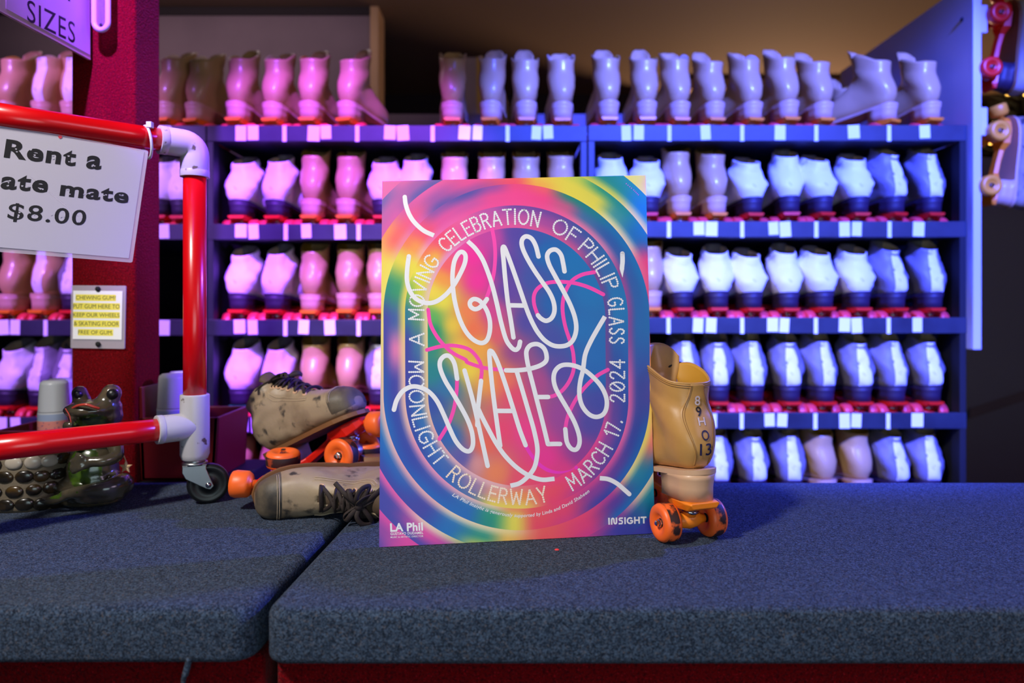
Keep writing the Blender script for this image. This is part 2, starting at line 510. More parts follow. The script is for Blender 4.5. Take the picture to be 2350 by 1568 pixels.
def slab(f, u0, v0, u1, v1, t0, t1, nu=1, nv=1, rnd=0.0, asp=1.0, bow=None):
    """thin solid over part of a quad; rounded corners optional"""
    mb = MB()
    loop = []
    if rnd:
        for (cu, cv, a0) in ((u1 - rnd, v1 - rnd * asp, 0), (u0 + rnd, v1 - rnd * asp, 90), (u0 + rnd, v0 + rnd * asp, 180), (u1 - rnd, v0 + rnd * asp, 270)):
            for k in range(6):
                a = radians(a0 + 18 * k); loop.append((cu + rnd * cos(a), cv + rnd * asp * sin(a)))
    else:
        loop = [(u0, v0), (u1, v0), (u1, v1), (u0, v1)]
    A = [f(u, v, t1) for u, v in loop]; B = [f(u, v, t0) for u, v in loop]
    n = len(loop)
    mb.add(A + B, [tuple(range(n)), tuple(range(2 * n - 1, n - 1, -1))] + [(i, n + i, n + (i + 1) % n, (i + 1) % n) for i in range(n)], 0, False)
    return mb

def text_on(f, body, u0, v_base, u1, v_top, off, fat=0.0, mb=None, shear=0.0, spacing=1.0):
    vs, fs = fit_text(body, u0, -v_base, u1, -v_top, fat, shear, spacing)
    mb = mb or MB()
    return mb.add([f(v.x, -v.y, off) for v in vs], fs, 0, False)

def uvpx(px, py, f=None):
    f = f or SIGN_F
    """image point -> (u,v) on the sign quad by Newton iteration"""
    u, v = .5, .5
    for _ in range(30):
        def pr(u, v):
            q = f(u, v); return (CX + FPX * q.x / q.y, HY - FPX * (q.z - ZC) / q.y)
        x, y = pr(u, v); e = 1e-4
        xu, yu = pr(u + e, v); xv, yv = pr(u, v + e)
        a, b, c, d = (xu - x) / e, (xv - x) / e, (yu - y) / e, (yv - y) / e
        det = a * d - b * c
        dx, dy = px - x, py - y
        u += (d * dx - b * dy) / det; v += (a * dy - c * dx) / det
    return u, v
# gum sign
g = empty('gum_sign', P(226, 728, 1.557), 'small laminated chewing gum notice pinned to the red column', 'sign')
f = quad_thing([P(163, 655, 1.554), P(288.5, 656, 1.554), P(285.5, 801, 1.554), P(161.5, 799, 1.554)], 0)
local(g, slab(f, 0, 0, 1, 1, -0.003, 0.0, rnd=0.02, asp=.86)).build('plastic_sleeve', M['laminate'], g, fix=True)
local(g, slab(f, .045, .085, .945, .855, 0.0002, 0.0007)).build('paper', M['tag_paper'], g, fix=True)
hb = MB(); tb = MB()
rows = [('CHEWING GUM?', .09, .83, .155, .225), ('PUT GUM HERE TO', .045, .905, .29, .365), ('KEEP OUR WHEELS', .045, .905, .43, .50),
        ('& SKATING FLOOR', .06, .90, .565, .64), ('FREE OF GUM.', .14, .79, .705, .775)]
for (s, a, b, v0, v1) in rows:
    q = slab(f, a, v0 - .012, b, v1 + .022, 0.0007, 0.00075); hb.add(q.v, q.f, 0, False)
    local(g, text_on(f, s, a + .005, v1, b - .005, v0 + .008, 0.0009, 0.0)).build('lettering', M['gum_ink'], g)
local(g, hb).build('highlight', M['yellow_hi'], g, fix=True)
for (u, v) in ((.50, .055), (.52, .93)):
    q = f(u, v, 0.002)
    local(g, MB().ball(q, (0.006, 0.004, 0.006), 10, 8)).build('pin', M['rack_dark'], g)

# SIZES sign, a clear holder sticking out from the column
g = empty('sizes_sign', P(150, 90, 1.45), 'clear acrylic sign reading SIZES jutting from the red column top', 'sign')
f = quad_thing([P(0, -300, 1.249), P(208, -150, 1.548), P(208, 138, 1.548), P(0, 25, 1.249)], 0)
local(g, slab(f, -.02, 0, 1, 1, -0.007, 0.0)).build('acrylic_holder', M['acrylic'], g, 0.0008, fix=True)
local(g, slab(f, .05, .02, .985, .962, 0.0004, 0.0010)).build('paper', mat('lilac_paper', rgb(226, 196, 214), 0.5), g, fix=True)
(ua, va), (ub, vb) = uvpx(61, 48, f), uvpx(171, 101, f)
(_, ta), (_, tb_) = uvpx(61, -3, f), uvpx(171, 53, f)
vs, fs = fit_text('SIZES', 0, 0, 1, 1, 0.0, spacing=1.1)
local(g, MB().add([f(ua + (ub - ua) * p.x, (va + (vb - va) * p.x) * (1 - p.y) + (ta + (tb_ - ta) * p.x) * p.y, 0.0011) for p in vs], fs, 0, False)).build('lettering', M['black'], g)
q = [uvpx(155, -30, f), uvpx(159.5, -28, f), uvpx(159.5, 4, f), uvpx(155, 1.5, f)]
local(g, MB().add([f(u, v, 0.0011) for u, v in q], [(3, 2, 1, 0)], 0, False)).build('letter_stem', M['black'], g)

# clear strap beside it
g = empty('clear_strap', P(231, 40, 1.53), 'clear plastic strap with a rounded end hanging on the column', 'strap')
f = quad_thing([P(213, -160, 1.52), P(251, -160, 1.52), P(251, 71, 1.52), P(213, 71, 1.52)], 0)
loop = []
for k in range(25):
    a = pi * k / 24; loop.append((.5 + .42 * cos(a), .91 + .08 * sin(a)))
pts = [f(.92, 0)] + [f(.92, v / 10) for v in range(1, 9)] + [f(u, v) for u, v in loop] + [f(.08, v / 10) for v in range(8, 0, -1)] + [f(.08, 0)]
local(g, MB().tube(pts, 0.0058, 10)).build('rim', M['white_plastic'], g)
local(g, slab(f, .12, 0, .88, .955, -0.0015, 0.0, rnd=.3, asp=.2)).build('sheet', M['clear'], g, fix=True)
local(g, MB().lathe([(0.0035, 0), (0.0035, 0.004), (0.0015, 0.004)], f(.5, .94, 0.001), 'y', 10)).build('grommet', M['rack_dark'], g)

# ------------------------------------------------------------------ red pipe stand
PX, PY = (447 - CX) / FPX * 1.351, 1.351
D = Vector((-0.734, -0.679, 0))
RAILU, RAILL = ZC + 0.310, ZC - 0.234
st = empty('pipe_stand', (PX, PY, CT), 'red plastic pipe stand with white fittings on black casters', 'stand')
O = Vector((PX, PY, 0))
LEN = 0.40
def loc(mb): return local(st, mb)
loc(MB().tube([O + D * t + Vector((0, 0, RAILU)) for t in (0.03, 0.12, 0.24, LEN - 0.03)], 0.0211, 28)).build('rail', M['pipe_red'], st)
loc(MB().tube([O + D * t + Vector((0, 0, RAILL)) for t in (0.03, 0.12, 0.24, LEN - 0.03)], 0.0211, 28)).build('rail', M['pipe_red'], st)
for k, t in enumerate((0.0, LEN)):
    Q = O + D * t
    loc(MB().tube([Q + Vector((0, 0, z)) for z in (RAILL + .04, RAILL + .2, RAILU - .04)], 0.0211, 28)).build('post', M['pipe_red'], st)
    sgn = 1 if k == 0 else -1
    # elbow
    e = MB(); R = 0.0262
    pts = [Q + D * (sgn * 0.064) + Vector((0, 0, RAILU))]
    for j in range(9):
        a = pi / 2 * j / 8; rr = 0.022
        pts.append(Q + D * (sgn * (rr - rr * sin(a))) + Vector((0, 0, RAILU - rr + rr * cos(a))))
    pts.append(Q + Vector((0, 0, RAILU - 0.062)))
    e.tube(pts, R, 28)
    for (c, ax) in ((Q + D * sgn * 0.052 + Vector((0, 0, RAILU)), D * sgn), (Q + Vector((0, 0, RAILU - .050)), Vector((0, 0, -1)))):
        e.tube([c, c + ax * 0.0125], R + 0.0006, 28)
    loc(e).build('elbow_fitting', M['pvc_white'], st, 0.001)
    # tee
    e = MB()
    zt, zb = ZC - 0.173, ZC - 0.2985
    e.tube([Q + Vector((0, 0, z)) for z in (zt, zt - .004, zb + .010, zb)], [R, R + .0006, R + .0006, R - .003], 28)
    e.tube([Q + D * sgn * tt + Vector((0, 0, RAILL)) for tt in (0.0, 0.066)], R, 28)
    e.tube([Q + D * sgn * tt + Vector((0, 0, RAILL)) for tt in (0.058, 0.069)], R + .0008, 28)
    loc(e).build('tee_fitting', M['pvc_white'], st, 0.001)
    # caster
    cd = Vector((0.93, -0.36, 0)); ca = Vector((0.42, -0.907, 0)).normalized()
    cd = Vector((0.907, 0.42, 0))
    cas = loc(MB().tube([Q + Vector((0, 0, zb)), Q + Vector((0, 0, zb - 0.006))], 0.019, 20).tube(
        [Q + Vector((0, 0, zb - 0.005)), Q + Vector((0, 0, zb - 0.010))], 0.023, 20)).build('caster', M['steel'], st)
    wc = Q + cd * 0.024 + Vector((0, 0, CT + 0.0385))
    fk = MB()
    for sd in (-1, 1):
        off = ca * sd * 0.0175
        prof = [(-0.022, zb - .008), (0.020, zb - .008), (0.020, zb - .018), (0.0335, CT + .036), (0.028, CT + .0295), (0.0195, CT + .032), (-0.016, zb - .034), (-0.022, zb - .022)]
        A = [Q + cd * x + Vector((0, 0, z)) + off - ca * 0.0012 for x, z in prof]
        B = [p + ca * 0.0024 for p in A]; n = len(prof)
        fk.add(A + B, [tuple(range(n)), tuple(range(2 * n - 1, n - 1, -1))] + [(i, (i + 1) % n, n + (i + 1) % n, n + i) for i in range(n)], 0, False)
    A = [Q + cd * x + ca * y + Vector((0, 0, z)) for z in (zb - .0085, zb - .011) for x, y in ((-.022, -.019), (.021, -.019), (.021, .019), (-.022, .019))]
    fk.add(A, [(0, 1, 2, 3), (7, 6, 5, 4), (0, 4, 5, 1), (1, 5, 6, 2), (2, 6, 7, 3), (3, 7, 4, 0)], 0, False)
    loc(fk).build('fork', M['steel'], cas, 0.001, fix=True).matrix_parent_inverse = Matrix()
    MX = Matrix((ca.cross(Vector((0, 0, 1))), Vector((0, 0, 1)), ca)).transposed().to_4x4(); MX.translation = wc
    loc(MB().lathe([(0.004, -.0135), (0.009, -.0135), (0.011, -.009), (0.026, -.009), (0.031, -.0125), (0.0365, -.0105), (0.0385, -.006), (0.0385, .006),
                    (0.0365, .0105), (0.031, .0125), (0.026, .009), (0.011, .009), (0.009, .0135), (0.004, .0135)], n=40, M=MX)).build('caster_wheel', M['black_rubber'], cas)
    loc(MB().lathe([(0.0055, -.0205), (0.0055, .0205)], n=14, M=MX)).build('axle_bolt', M['chrome'], cas)

# rent-a-skate-mate sign
TR = P(341, 346, 1.285); BR = P(304, 603, 1.262); TL = P(-103, 266, 1.096); BL = P(-150, 566, 1.078)
g = empty('rental_sign', (TL + TR) / 2, 'laminated Rent a skate mate price sign hanging from the red rail', 'sign')
f = quad_thing([TL, TR, BR, BL], 0)
local(g, slab(f, 0, 0, 1, 1, -0.0012, -0.0004, rnd=0.012, asp=1.25)).build('laminate_sleeve', M['laminate'], g, fix=True)
def curved_sheet(f, u0, v0, u1, v1, off):
    mb = MB(); n = 12
    vs = [f(u0 + (u1 - u0) * i / n, v0 + (v1 - v0) * j / n, off + 0.0003 * sin(pi * i / n) * sin(pi * j / n)) for j in range(n + 1) for i in range(n + 1)]
    fs = [(j * (n + 1) + i, j * (n + 1) + i + 1, (j + 1) * (n + 1) + i + 1, (j + 1) * (n + 1) + i) for j in range(n) for i in range(n)]
    return mb.add(vs, fs)
local(g, curved_sheet(f, .02, .015, .975, .965, 0.0002)).build('paper', M['paper'], g)
SIGN_F = f
wb = MB()
def sign_word(word, xa, ya, xb, yb, cap):
    (u0, v0), (u1, v1) = uvpx(xa, ya), uvpx(xb, yb)
    (_, vt) = uvpx(xa, ya - cap)
    vs, fs = fit_text(word, 0, 0, 1, 1, 0.012 if '$' in word else 0.035, spacing=1.12)
    h = v0 - vt
    def mp(x, y, off): return f(u0 + (u1 - u0) * x, v0 + (v1 - v0) * x - h * y, off)
    local(g, MB().add([mp(p.x, p.y, 0.0007) for p in vs], fs, 0, False)).build('lettering', M['black'], g)
    n = max(1, len(word.replace(' ', '')))
    rnd = random.Random(word)
    for i in range(n):      # pale worn bites in the heavy letters
        for _ in range(2):
            cxp = (i + .5) / n + rnd.uniform(-.2, .2) / n; cyp = rnd.uniform(.18, .62)
            r = rnd.uniform(.035, .06)
            lp = [mp(cxp + r * .55 * cos(a) * (1 + .35 * sin(3 * a)) / n * 2.2, cyp + r * sin(a) * (1 + .3 * cos(2 * a)), 0.0009) for a in [2 * pi * k / 9 for k in range(9)]]
            wb.add(lp, [tuple(range(9))], 0, False)
sign_word('Rent', 8, 362, 172, 383, 44); sign_word('a', 196, 387, 231, 391, 32)
sign_word('sk', -96, 424, -8, 434, 46); sign_word('ate', 0, 434, 108, 444, 38); sign_word('mate', 136, 450, 293, 468, 33)
sign_word('$8.00', 15, 508, 194, 524, 44)
local(g, wb).build('letter_wear', M['paper'], g)
rd = [f(*uvpx(138 + 4.5 * cos(a), 314 + 4.5 * sin(a)), 0.0008) for a in [2 * pi * k / 14 for k in range(14)]]
local(g, MB().add(rd, [tuple(range(14))], 0, False)).build('red_dot', M['pipe_red'], g)
# zip tie through the sign corner round the rail
zc = O + D * 0.085 + Vector((0, 0, RAILU - 0.004)); zn = Vector((0.679, -0.734, 0))
zt = MB().tube([zc + zn * 0.0258 * cos(a) + Vector((0, 0, 0.029 * sin(a) - 0.004)) + D * 0.004 * sin(a) for a in [2 * pi * k / 32 for k in range(32)]], 0.0026, 8, closed=True)
z = tag(zt.build('zip_tie', M['white_plastic']), 'white plastic zip tie looped round the red upper rail', 'zip tie')
hd = MB().box(tuple(zc + zn * 0.018 + Vector((-.005, -.005, 0.019))), tuple(zc + zn * 0.018 + Vector((.005, .005, 0.030))))
hd.build('zip_head', M['white_plastic'], z, 0.001)

# ------------------------------------------------------------------ back shelf, red bins and spray bottles
tag(MB().box((-1.55, GY1 + 0.004, 0), (cxl - 0.004, 1.80, CT - 0.012)).box((cxr + .004, GY1 + 0.004, 0), (-0.62, 1.80, CT - 0.012)).build('back_shelf', M['rack_dark'], None, 0.004),
    'dark low shelf behind the counter carrying the red bins', 'shelf')
def bin_(name, label, x0, x1, y0, y1, zt, tall=None, taper=0.0):
    r = empty(name, ((x0 + x1) / 2, (y0 + y1) / 2, CT - 0.012), label, 'bin', 'red bins behind the counter')
    t = 0.010; z0 = CT - 0.0115
    mb = MB()
    def wall(ax0, ay0, ax1, ay1, bx0, by0, bx1, by1, z1):
        mb.add([(ax0, ay0, z0), (ax1, ay0, z0), (ax1, ay1, z0), (ax0, ay1, z0), (bx0, by0, z1), (bx1, by0, z1), (bx1, by1, z1), (bx0, by1, z1)],
               [(3, 2, 1, 0), (4, 5, 6, 7), (0, 1, 5, 4), (1, 2, 6, 5), (2, 3, 7, 6), (3, 0, 4, 7)], 0, False)
    k = taper
    wall(x0, y0, x1, y0 + t, x0 - k, y0, x1 + k, y0 + t, zt)
    wall(x0, y1 - t, x1, y1, x0 - k, y1 - t, x1 + k, y1, zt)
    wall(x0, y0, x0 + t, y1, x0 - k, y0, x0 + t - k, y1, tall or zt)
    wall(x1 - t, y0, x1, y1, x1 - t + k, y0, x1 + k, y1, zt)
    mb.box((x0, y0, z0), (x1, y1, z0 + .008))
    local(r, mb).build('bin_body', M['bin_red'], r, 0.002)
    return r
b1 = bin_('red_bin', 'low red wooden bin left of the column behind the frog', -1.165, cxl - 0.012, 1.56, 1.76, ZC - 0.283)
b2 = bin_('red_bin', 'red wooden bin right of the column behind the pipe stand', cxr + 0.006, -0.672, 1.575, 1.76, ZC - 0.255, ZC - 0.185, 0.008)
def bottle(px, py_top, Y, label, w=0.066):
    p = P(px, py_top, Y); zb = CT - 0.003
    h = p.z - zb
    r = empty('spray_bottle', (p.x, Y, zb), label, 'bottle', 'white spray bottles in the red bins')
    R = w / 2
    MB().lathe([(R * .9, 0), (R, .004), (R, h * .65), (R * .98, h * .655)], n=28).build('can', M['white_plastic'], r)
    MB().lathe([(R * 1.004, h * .1), (R * 1.004, h * .565)], n=28, cap0=False, cap1=False).build('pink_label', M['label_pink'], r)
    MB().lathe([(R * 1.004, h * .568), (R * 1.004, h * .64)], n=28, cap0=False, cap1=False).build('blue_label', M['label_blue'], r)
    MB().lathe([(R * .985, h * .657), (R * .97, h * .67), (R * .89, h * .955), (R * .84, h * .985), (R * .72, h * .992), (R * .70, h)], n=28).build('cap', M['white_plastic'], r)
    return r
bottle(124, 873, 1.64, 'white spray bottle with pink label left of the column')
bottle(139, 869, 1.715, 'white spray bottle half hidden behind the one left of the column', .064)
bottle(396, 858, 1.62, 'white spray bottle with pink label right of the column')
bottle(414, 853, 1.70, 'white spray bottle half hidden behind the one right of the column', .064)

# ------------------------------------------------------------------ frog figurine
FY = 1.36
def fp(px, py, dy=0.0): return P(px, py, FY + dy)
fr = empty('frog_figurine', (P(215, 1150, FY).x, FY, CT), 'glossy green frog figurine sitting beside a pebbled stump', 'figurine')
def remesh(mb, name, vox, parent, mats, smooth=6, root=None):
    me = mb.mesh(name + '_raw')
    ob = bpy.data.objects.new(name + '_raw', me); COL.objects.link(ob)
    r = ob.modifiers.new('r', 'REMESH'); r.mode = 'VOXEL'; r.voxel_size = vox
    s = ob.modifiers.new('s', 'SMOOTH'); s.iterations = smooth; s.factor = 0.5
    dg = bpy.context.evaluated_depsgraph_get()
    m2 = bpy.data.meshes.new_from_object(ob.evaluated_get(dg))
    m2.name = name
    bpy.data.objects.remove(ob); bpy.data.meshes.remove(me)
    for p in m2.polygons: p.use_smooth = True
    if root is not None: m2.transform(Matrix.Translation(-Vector(root.location)))
    m2.materials.clear()
    return new_obj(name, m2, parent, mats)
def capsule(mb, pts, rs, n=12):
    q = catmull(pts, 6)
    rr = []
    m = len(pts)
    for i in range(len(q)):
        t = i / 6; k = min(int(t), m - 2); rr.append(rs[k] + (rs[k + 1] - rs[k]) * (t - k))
    mb.tube(q, rr, n)
    mb.ball(q[0], rr[0], 10, 8); mb.ball(q[-1], rr[-1], 10, 8)
hb = MB()
hb.ball(fp(213, 1075), (.047, .044, .060))             # torso
hb.ball(fp(214, 1105), (.052, .046, .042))
hb.ball(fp(220, 985), (.040, .038, .050))              # neck
hb.ball(fp(220, 955, -.004), (.049, .044, .033))       # head
hb.ball(fp(205, 940, -.020), (.046, .040, .018))       # snout / upper jaw
hb.ball(fp(176, 941, -.026), (.018, .022, .011))
hb.ball(fp(240, 935, -.006), (.030, .036, .022))
for (x, y, r) in ((183, 902, .0145), (256, 903, .0185)):  # eye mounds
    hb.ball(fp(x, y, -.006), r)
hb.ball(fp(187, 916, -.008), .016); hb.ball(fp(248, 919, -.008), .02)
# arm across the belly (viewer's right) and hand with fingers
capsule(hb, [fp(262, 1015, -.01), fp(268, 1045, -.03), fp(240, 1058, -.052), fp(202, 1060, -.060)], [.015, .013, .011, .010])
for (a, b) in (((196, 1056), (178, 1044)), ((194, 1060), (165, 1058)), ((196, 1066), (164, 1075)), ((200, 1070), (170, 1084))):
    capsule(hb, [fp(a[0], a[1], -.062), fp((a[0] + b[0]) / 2, (a[1] + b[1]) / 2 - 2, -.070), fp(b[0], b[1], -.066)], [.0062, .0052, .0056], 8)
# raised arm on the left holding the rod
capsule(hb, [fp(190, 1010, -.02), fp(170, 1010, -.045), fp(158, 985, -.055)], [.013, .010, .010])
for dx in (-7, 0, 7):
    capsule(hb, [fp(157 + dx, 984, -.058), fp(155 + dx, 976, -.064), fp(158 + dx, 972, -.060)], [.005, .005, .0045], 8)
# legs folded in front, with feet
capsule(hb, [fp(266, 1115, .01), fp(278, 1112, -.03), fp(245, 1122, -.060), fp(190, 1128, -.070), fp(150, 1135, -.070)], [.028, .022, .017, .012, .010])
capsule(hb, [fp(160, 1112, .0), fp(150, 1125, -.03), fp(200, 1140, -.060), fp(255, 1138, -.055)], [.026, .019, .014, .012])
for (x, y) in ((98, 1150), (112, 1155), (128, 1152)):
    capsule(hb, [fp(150, 1140, -.070), fp((150 + x) / 2, y - 6, -.075), fp(x, y, -.072)], [.009, .006, .006], 8)
for (x, y) in ((272, 1118), (276, 1128), (278, 1138)):
    capsule(hb, [fp(255, 1134, -.055), fp(x, y, -.050)], [.010, .006], 8)
hb.ball(fp(214, 1140, .0), (.062, .055, .016))
body = remesh(hb, 'body', 0.0035, fr, [M['frog'], M['frog_green']], 5, fr)
for p in body.data.polygons:
    c = p.center + Vector(fr.location)
    px = CX + FPX * c.x / c.y; py = HY - FPX * (c.z - ZC) / c.y
    belly = (FY - .056 < c.y < FY - .01) and (((px - 196) / 40) ** 2 + ((py - 1078) / 52) ** 2 < 1 or ((px - 214) / 46) ** 2 + ((py - 983) / 32) ** 2 < 1) and p.normal.y < -.2
    foot = py > 1128 and p.normal.z > .1 and sin(px * .11) > .2
    if belly or foot: p.material_index = 1
lip = [fp(159, 946, -.040), fp(166, 938, -.050), fp(180, 931, -.060), fp(198, 929, -.063), (fp(214, 934, -.058)), fp(228, 938, -.050)]
local(fr, MB().tube(catmull(lip, 6), 0.0026, 8)).build('mouth', M['frog_lip'], fr)
for (x, y, r) in ((179, 905, .0085), (258, 905, .0105)):
    local(fr, MB().ball(fp(x, y, -.019), r, 14, 10)).build('eye', M['black_rubber'], fr)
local(fr, MB().tube(catmull([fp(150, 938, -.06), fp(160, 955, -.062), fp(164, 975, -.062)], 5), .0012, 6)).build('rod', M['frog_lip'], fr)
# stump with pebbles
sc = fp(62, 1165, -.0); sc.z = CT
RX, RY, HH = .088, .060, .105
mb = MB().rings([[Vector((sc.x + RX * k * cos(2 * pi * j / 40), sc.y - 0.012 + RY * k * sin(2 * pi * j / 40), CT + h)) for j in range(40)]
                 for k, h in ((.96, 0), (1, .008), (1, HH - .01), (.95, HH), (.7, HH), (.66, HH - .02))])
local(fr, mb).build('stump', M['grout'], fr)
pb = MB(); rr = random.Random(3)
for row in range(4):
    for j in range(17):
        a = 2 * pi * (j + .5 * (row % 2)) / 17 + rr.uniform(-.03, .03)
        h = .0135 + row * .026 + rr.uniform(-.002, .002)
        p = Vector((sc.x + RX * cos(a), sc.y - .012 + RY * sin(a), CT + h))
        nrm = Vector((cos(a) / RX, sin(a) / RY, 0)).normalized()
        tx = nrm.cross(Vector((0, 0, 1)))
        Mt = Matrix((tx, nrm, Vector((0, 0, 1)))).transposed().to_4x4()
        pb.ball(p, (.0155 * rr.uniform(.85, 1.08), .0050, (.0125) * rr.uniform(.88, 1.08)), 12, 8, 1 if (row == 3 and rr.random() < .6) else 0, Mt)
local(fr, pb).build('pebbles', [M['pebble'], M['pebble_pale']], fr)
# star charm hanging from the elbow
sp = fp(289, 1072, -.02)
mb = MB(); pts = []
for k in range(10):
    a = pi / 2 + 2 * pi * k / 10; r = .0125 if k % 2 == 0 else .0056
    pts.append(sp + Vector((r * cos(a), -.0015, r * sin(a))))
back = [p + Vector((0, .003, 0)) for p in pts]
mb.add(pts + back + [sp + Vector((0, -.0032, 0))], [(i, (i + 1) % 10, 20) for i in range(10)] + [tuple(range(19, 9, -1))] + [(i, 10 + i, 10 + (i + 1) % 10, (i + 1) % 10) for i in range(10)], 0, False)
star = local(fr, mb).build('star_charm', M['star'], fr, fix=True)
local(fr, MB().tube([sp + Vector((0, 0, .012)), fp(284, 1046, -.022), fp(268, 1036, -.026)], .0011, 6)).build('charm_cord', M['star'], star)

# ------------------------------------------------------------------ roller skates
# ring table: top point (y,z), bottom/rear point (y,z), half width, squareness of the lower half
TALL = [((.272, .032), (.272, .012), .014, 2.4), ((.266, .048), (.266, .003), .030, 2.8), ((.252, .060), (.250, 0), .041, 3.4),
        ((.228, .068), (.226, 0), .048, 3.8), ((.200, .075), (.195, 0), .050, 3.8), ((.175, .084), (.160, 0), .048, 3.6),
        ((.155, .096), (.122, 0), .043, 3.4), ((.141, .108), (.085, 0), .039, 3.2), ((.131, .118), (.050, 0), .037, 3.0),
        ((.125, .126), (.018, .002), .0385, 2.8), ((.121, .134), (.002, .020), .042, 2.5), ((.119, .142), (-.003, .045), .045, 2.4),
        ((.118, .151), (.002, .075), .044, 2.4), ((.118, .156), (.008, .098), .0425, 2.3), ((.119, .161), (.006, .119), .044, 2.3),
        ((.121, .166), (.002, .137), .0465, 2.2)]
LOW = TALL[:8] + [((.131, .118), (.050, -.006), .041, 3.0), ((.124, .125), (.018, -.010), .044, 2.8), ((.117, .129), (.001, .004), .049, 2.6), ((.111, .132), (-.006, .028), .0515, 2.5),
                  ((.105, .135), (.000, .052), .047, 2.4), ((.100, .138), (.006, .074), .0415, 2.3), ((.097, .143), (.008, .094), .0385, 2.3), ((.095, .148), (.006, .110), .0375, 2.2)]
PITCH = 0.13


class Boot:
    def __init__(s, table, lift=0.010, wide=1.0, zs=1.0, seed=0, crease=0.0012, skew=0.0):
        s.t = table; s.n = len(table) - 1; s.lift = lift; s.wide = wide; s.zs = zs; s.seed = seed; s.crease = crease; s.skew = skew
        s.a = math.asin(PITCH)

    def ring(s, t):
        t = max(0.0, min(s.n, t)); i = min(int(t), s.n - 1); f = t - i
        def g(k):
            r = s.t[max(0, min(s.n, k))]
            return (r[0][0], r[0][1], r[1][0], r[1][1], r[2], r[3])
        a, b, c, d = g(i - 1), g(i), g(i + 1), g(i + 2)
        return [0.5 * (2 * b[k] + (c[k] - a[k]) * f + (2 * a[k] - 5 * b[k] + 4 * c[k] - d[k]) * f * f + (3 * b[k] - a[k] - 3 * c[k] + d[k]) * f ** 3) for k in range(6)]

    def raw(s, t, th, off=0.0):
        ty, tz, by, bz, w, nb = s.ring(t)
        w *= s.wide
        c, q = cos(th), sin(th)
        n = 2.25 if c >= 0 else nb
        u = math.copysign(abs(c) ** (2 / n), c); x = math.copysign(abs(q) ** (2 / n), q) * w
        y = (ty + by) / 2 + (ty - by) / 2 * u; z = (tz + bz) / 2 + (tz - bz) / 2 * u
        # collar lift at the front corners
        k = max(0.0, min(1.0, (t - (s.n - 2.6)) / 2.6))
        if k > 0:
            z += s.lift * k * k * max(0.0, cos((abs(((th + pi) % (2 * pi)) - pi) - 1.2) * 1.35)) ** 2 * 1.6
        # soft wrinkles round the ankle
        wr = s.crease * (noise.noise(Vector((x * 30 + s.seed * 7, y * 22, z * 46))) + .5 * noise.noise(Vector((x * 70, y * 60 + s.seed, z * 90))))
        if 5 < t < s.n - .5: wr *= 1.9
        d = Vector((x / max(w, .005), (y - (ty + by) / 2) * 14, (z - (tz + bz) / 2) * 14))
        if d.length > 1e-6: d.normalize()
        return Vector((x + s.skew * max(0.0, (y - .15) / .12) ** 2, y, z * s.zs)) + d * (wr + off)

    def pose(s, p):
        return Vector((p.x, p.y * cos(s.a) + p.z * sin(s.a), p.z * cos(s.a) - p.y * sin(s.a) + .1225))

    def S(s, t, th, off=0.0):
        return s.pose(s.raw(t, th, off))

    def shell(s, per=3, K=40, throat=0.40, t0=5.2):
        mb = MB(); T = s.n * per; hc = None
        vs = [s.S(i / per, 2 * pi * j / K) for i in range(T + 1) for j in range(K)]
        fs = []
        for i in range(T):
            for j in range(K):
                k = (j + 1) % K
                th = 2 * pi * (j + .5) / K; a = min(th, 2 * pi - th)
                wdt = throat * min(1, .35 + .65 * max(0, (i / per - t0)) / 4)
                if i / per >= t0 and a < wdt: continue
                fs.append((i * K + j, (i + 1) * K + j, (i + 1) * K + k, i * K + k))
        fs.append(tuple(range(K)))
        return mb.add(vs, fs)

    def patch(s, t0, t1, hw, centre=pi, off=.0012, nt=30, nw=8, mb=None):
        """strip laid on the shell; hw(u) is the half angle"""
        mb = mb or MB()
        vs = []
        for i in range(nt + 1):
            u = i / nt; t = t0 + (t1 - t0) * u
            for j in range(nw + 1):
                vs.append(s.S(t, centre + hw(u) * (2 * j / nw - 1), off if 0 < j < nw and 0 < i < nt else off * .2))
        fs = [(i * (nw + 1) + j, i * (nw + 1) + j + 1, (i + 1) * (nw + 1) + j + 1, (i + 1) * (nw + 1) + j) for i in range(nt) for j in range(nw)]
        return mb.add(vs, fs)


HWK = [(-.0032, .0005), (0, .012), (.006, .022), (.014, .029), (.03, .0355), (.06, .0385), (.09, .039), (.12, .041), (.16, .0465), (.2, .0500),
       (.228, .0480), (.248, .0420), (.262, .0330), (.271, .020), (.2755, .0005)]
def hw(y):
    if y < .03: return max(.0005, .0355 * sqrt(max(0, 1 - ((.03 - y) / .0332) ** 2)))
    for (a, wa), (b, wb) in zip(HWK, HWK[1:]):
        if a <= y <= b: return wa + (wb - wa) * (y - a) / (b - a)
    return .0005


def bottom(y):   # z of the boot's underside in skate space at boot y
    a = math.asin(PITCH)
    return .1225 - y * sin(a)


def sole_mb(th=.0065, grow=1.0, skew=0.0):
    ys = [.03 - .0332 * cos(pi / 2 * k / 16) for k in range(16)] + [.03, .06, .09, .12, .15, .18, .21, .228, .24, .25, .258, .265, .271, .2755]
    loop = [(hw(y) * grow, y) for y in ys] + [(-hw(y) * grow, y) for y in reversed(ys)]
    loop = [(x + skew * max(0.0, (y - .15) / .12) ** 2, y) for x, y in loop]
    up = [Vector((x, y * .9915, bottom(y) + .0015)) for x, y in loop]
    dn = [Vector((x * .985, y * .9915, bottom(y) - th)) for x, y in loop]
    n = len(loop)
    mb = MB().add(up + dn, [tuple(range(n)), tuple(range(2 * n - 1, n - 1, -1))] + [(i, n + i, n + (i + 1) % n, (i + 1) % n) for i in range(n)], 0, False)
    return mb


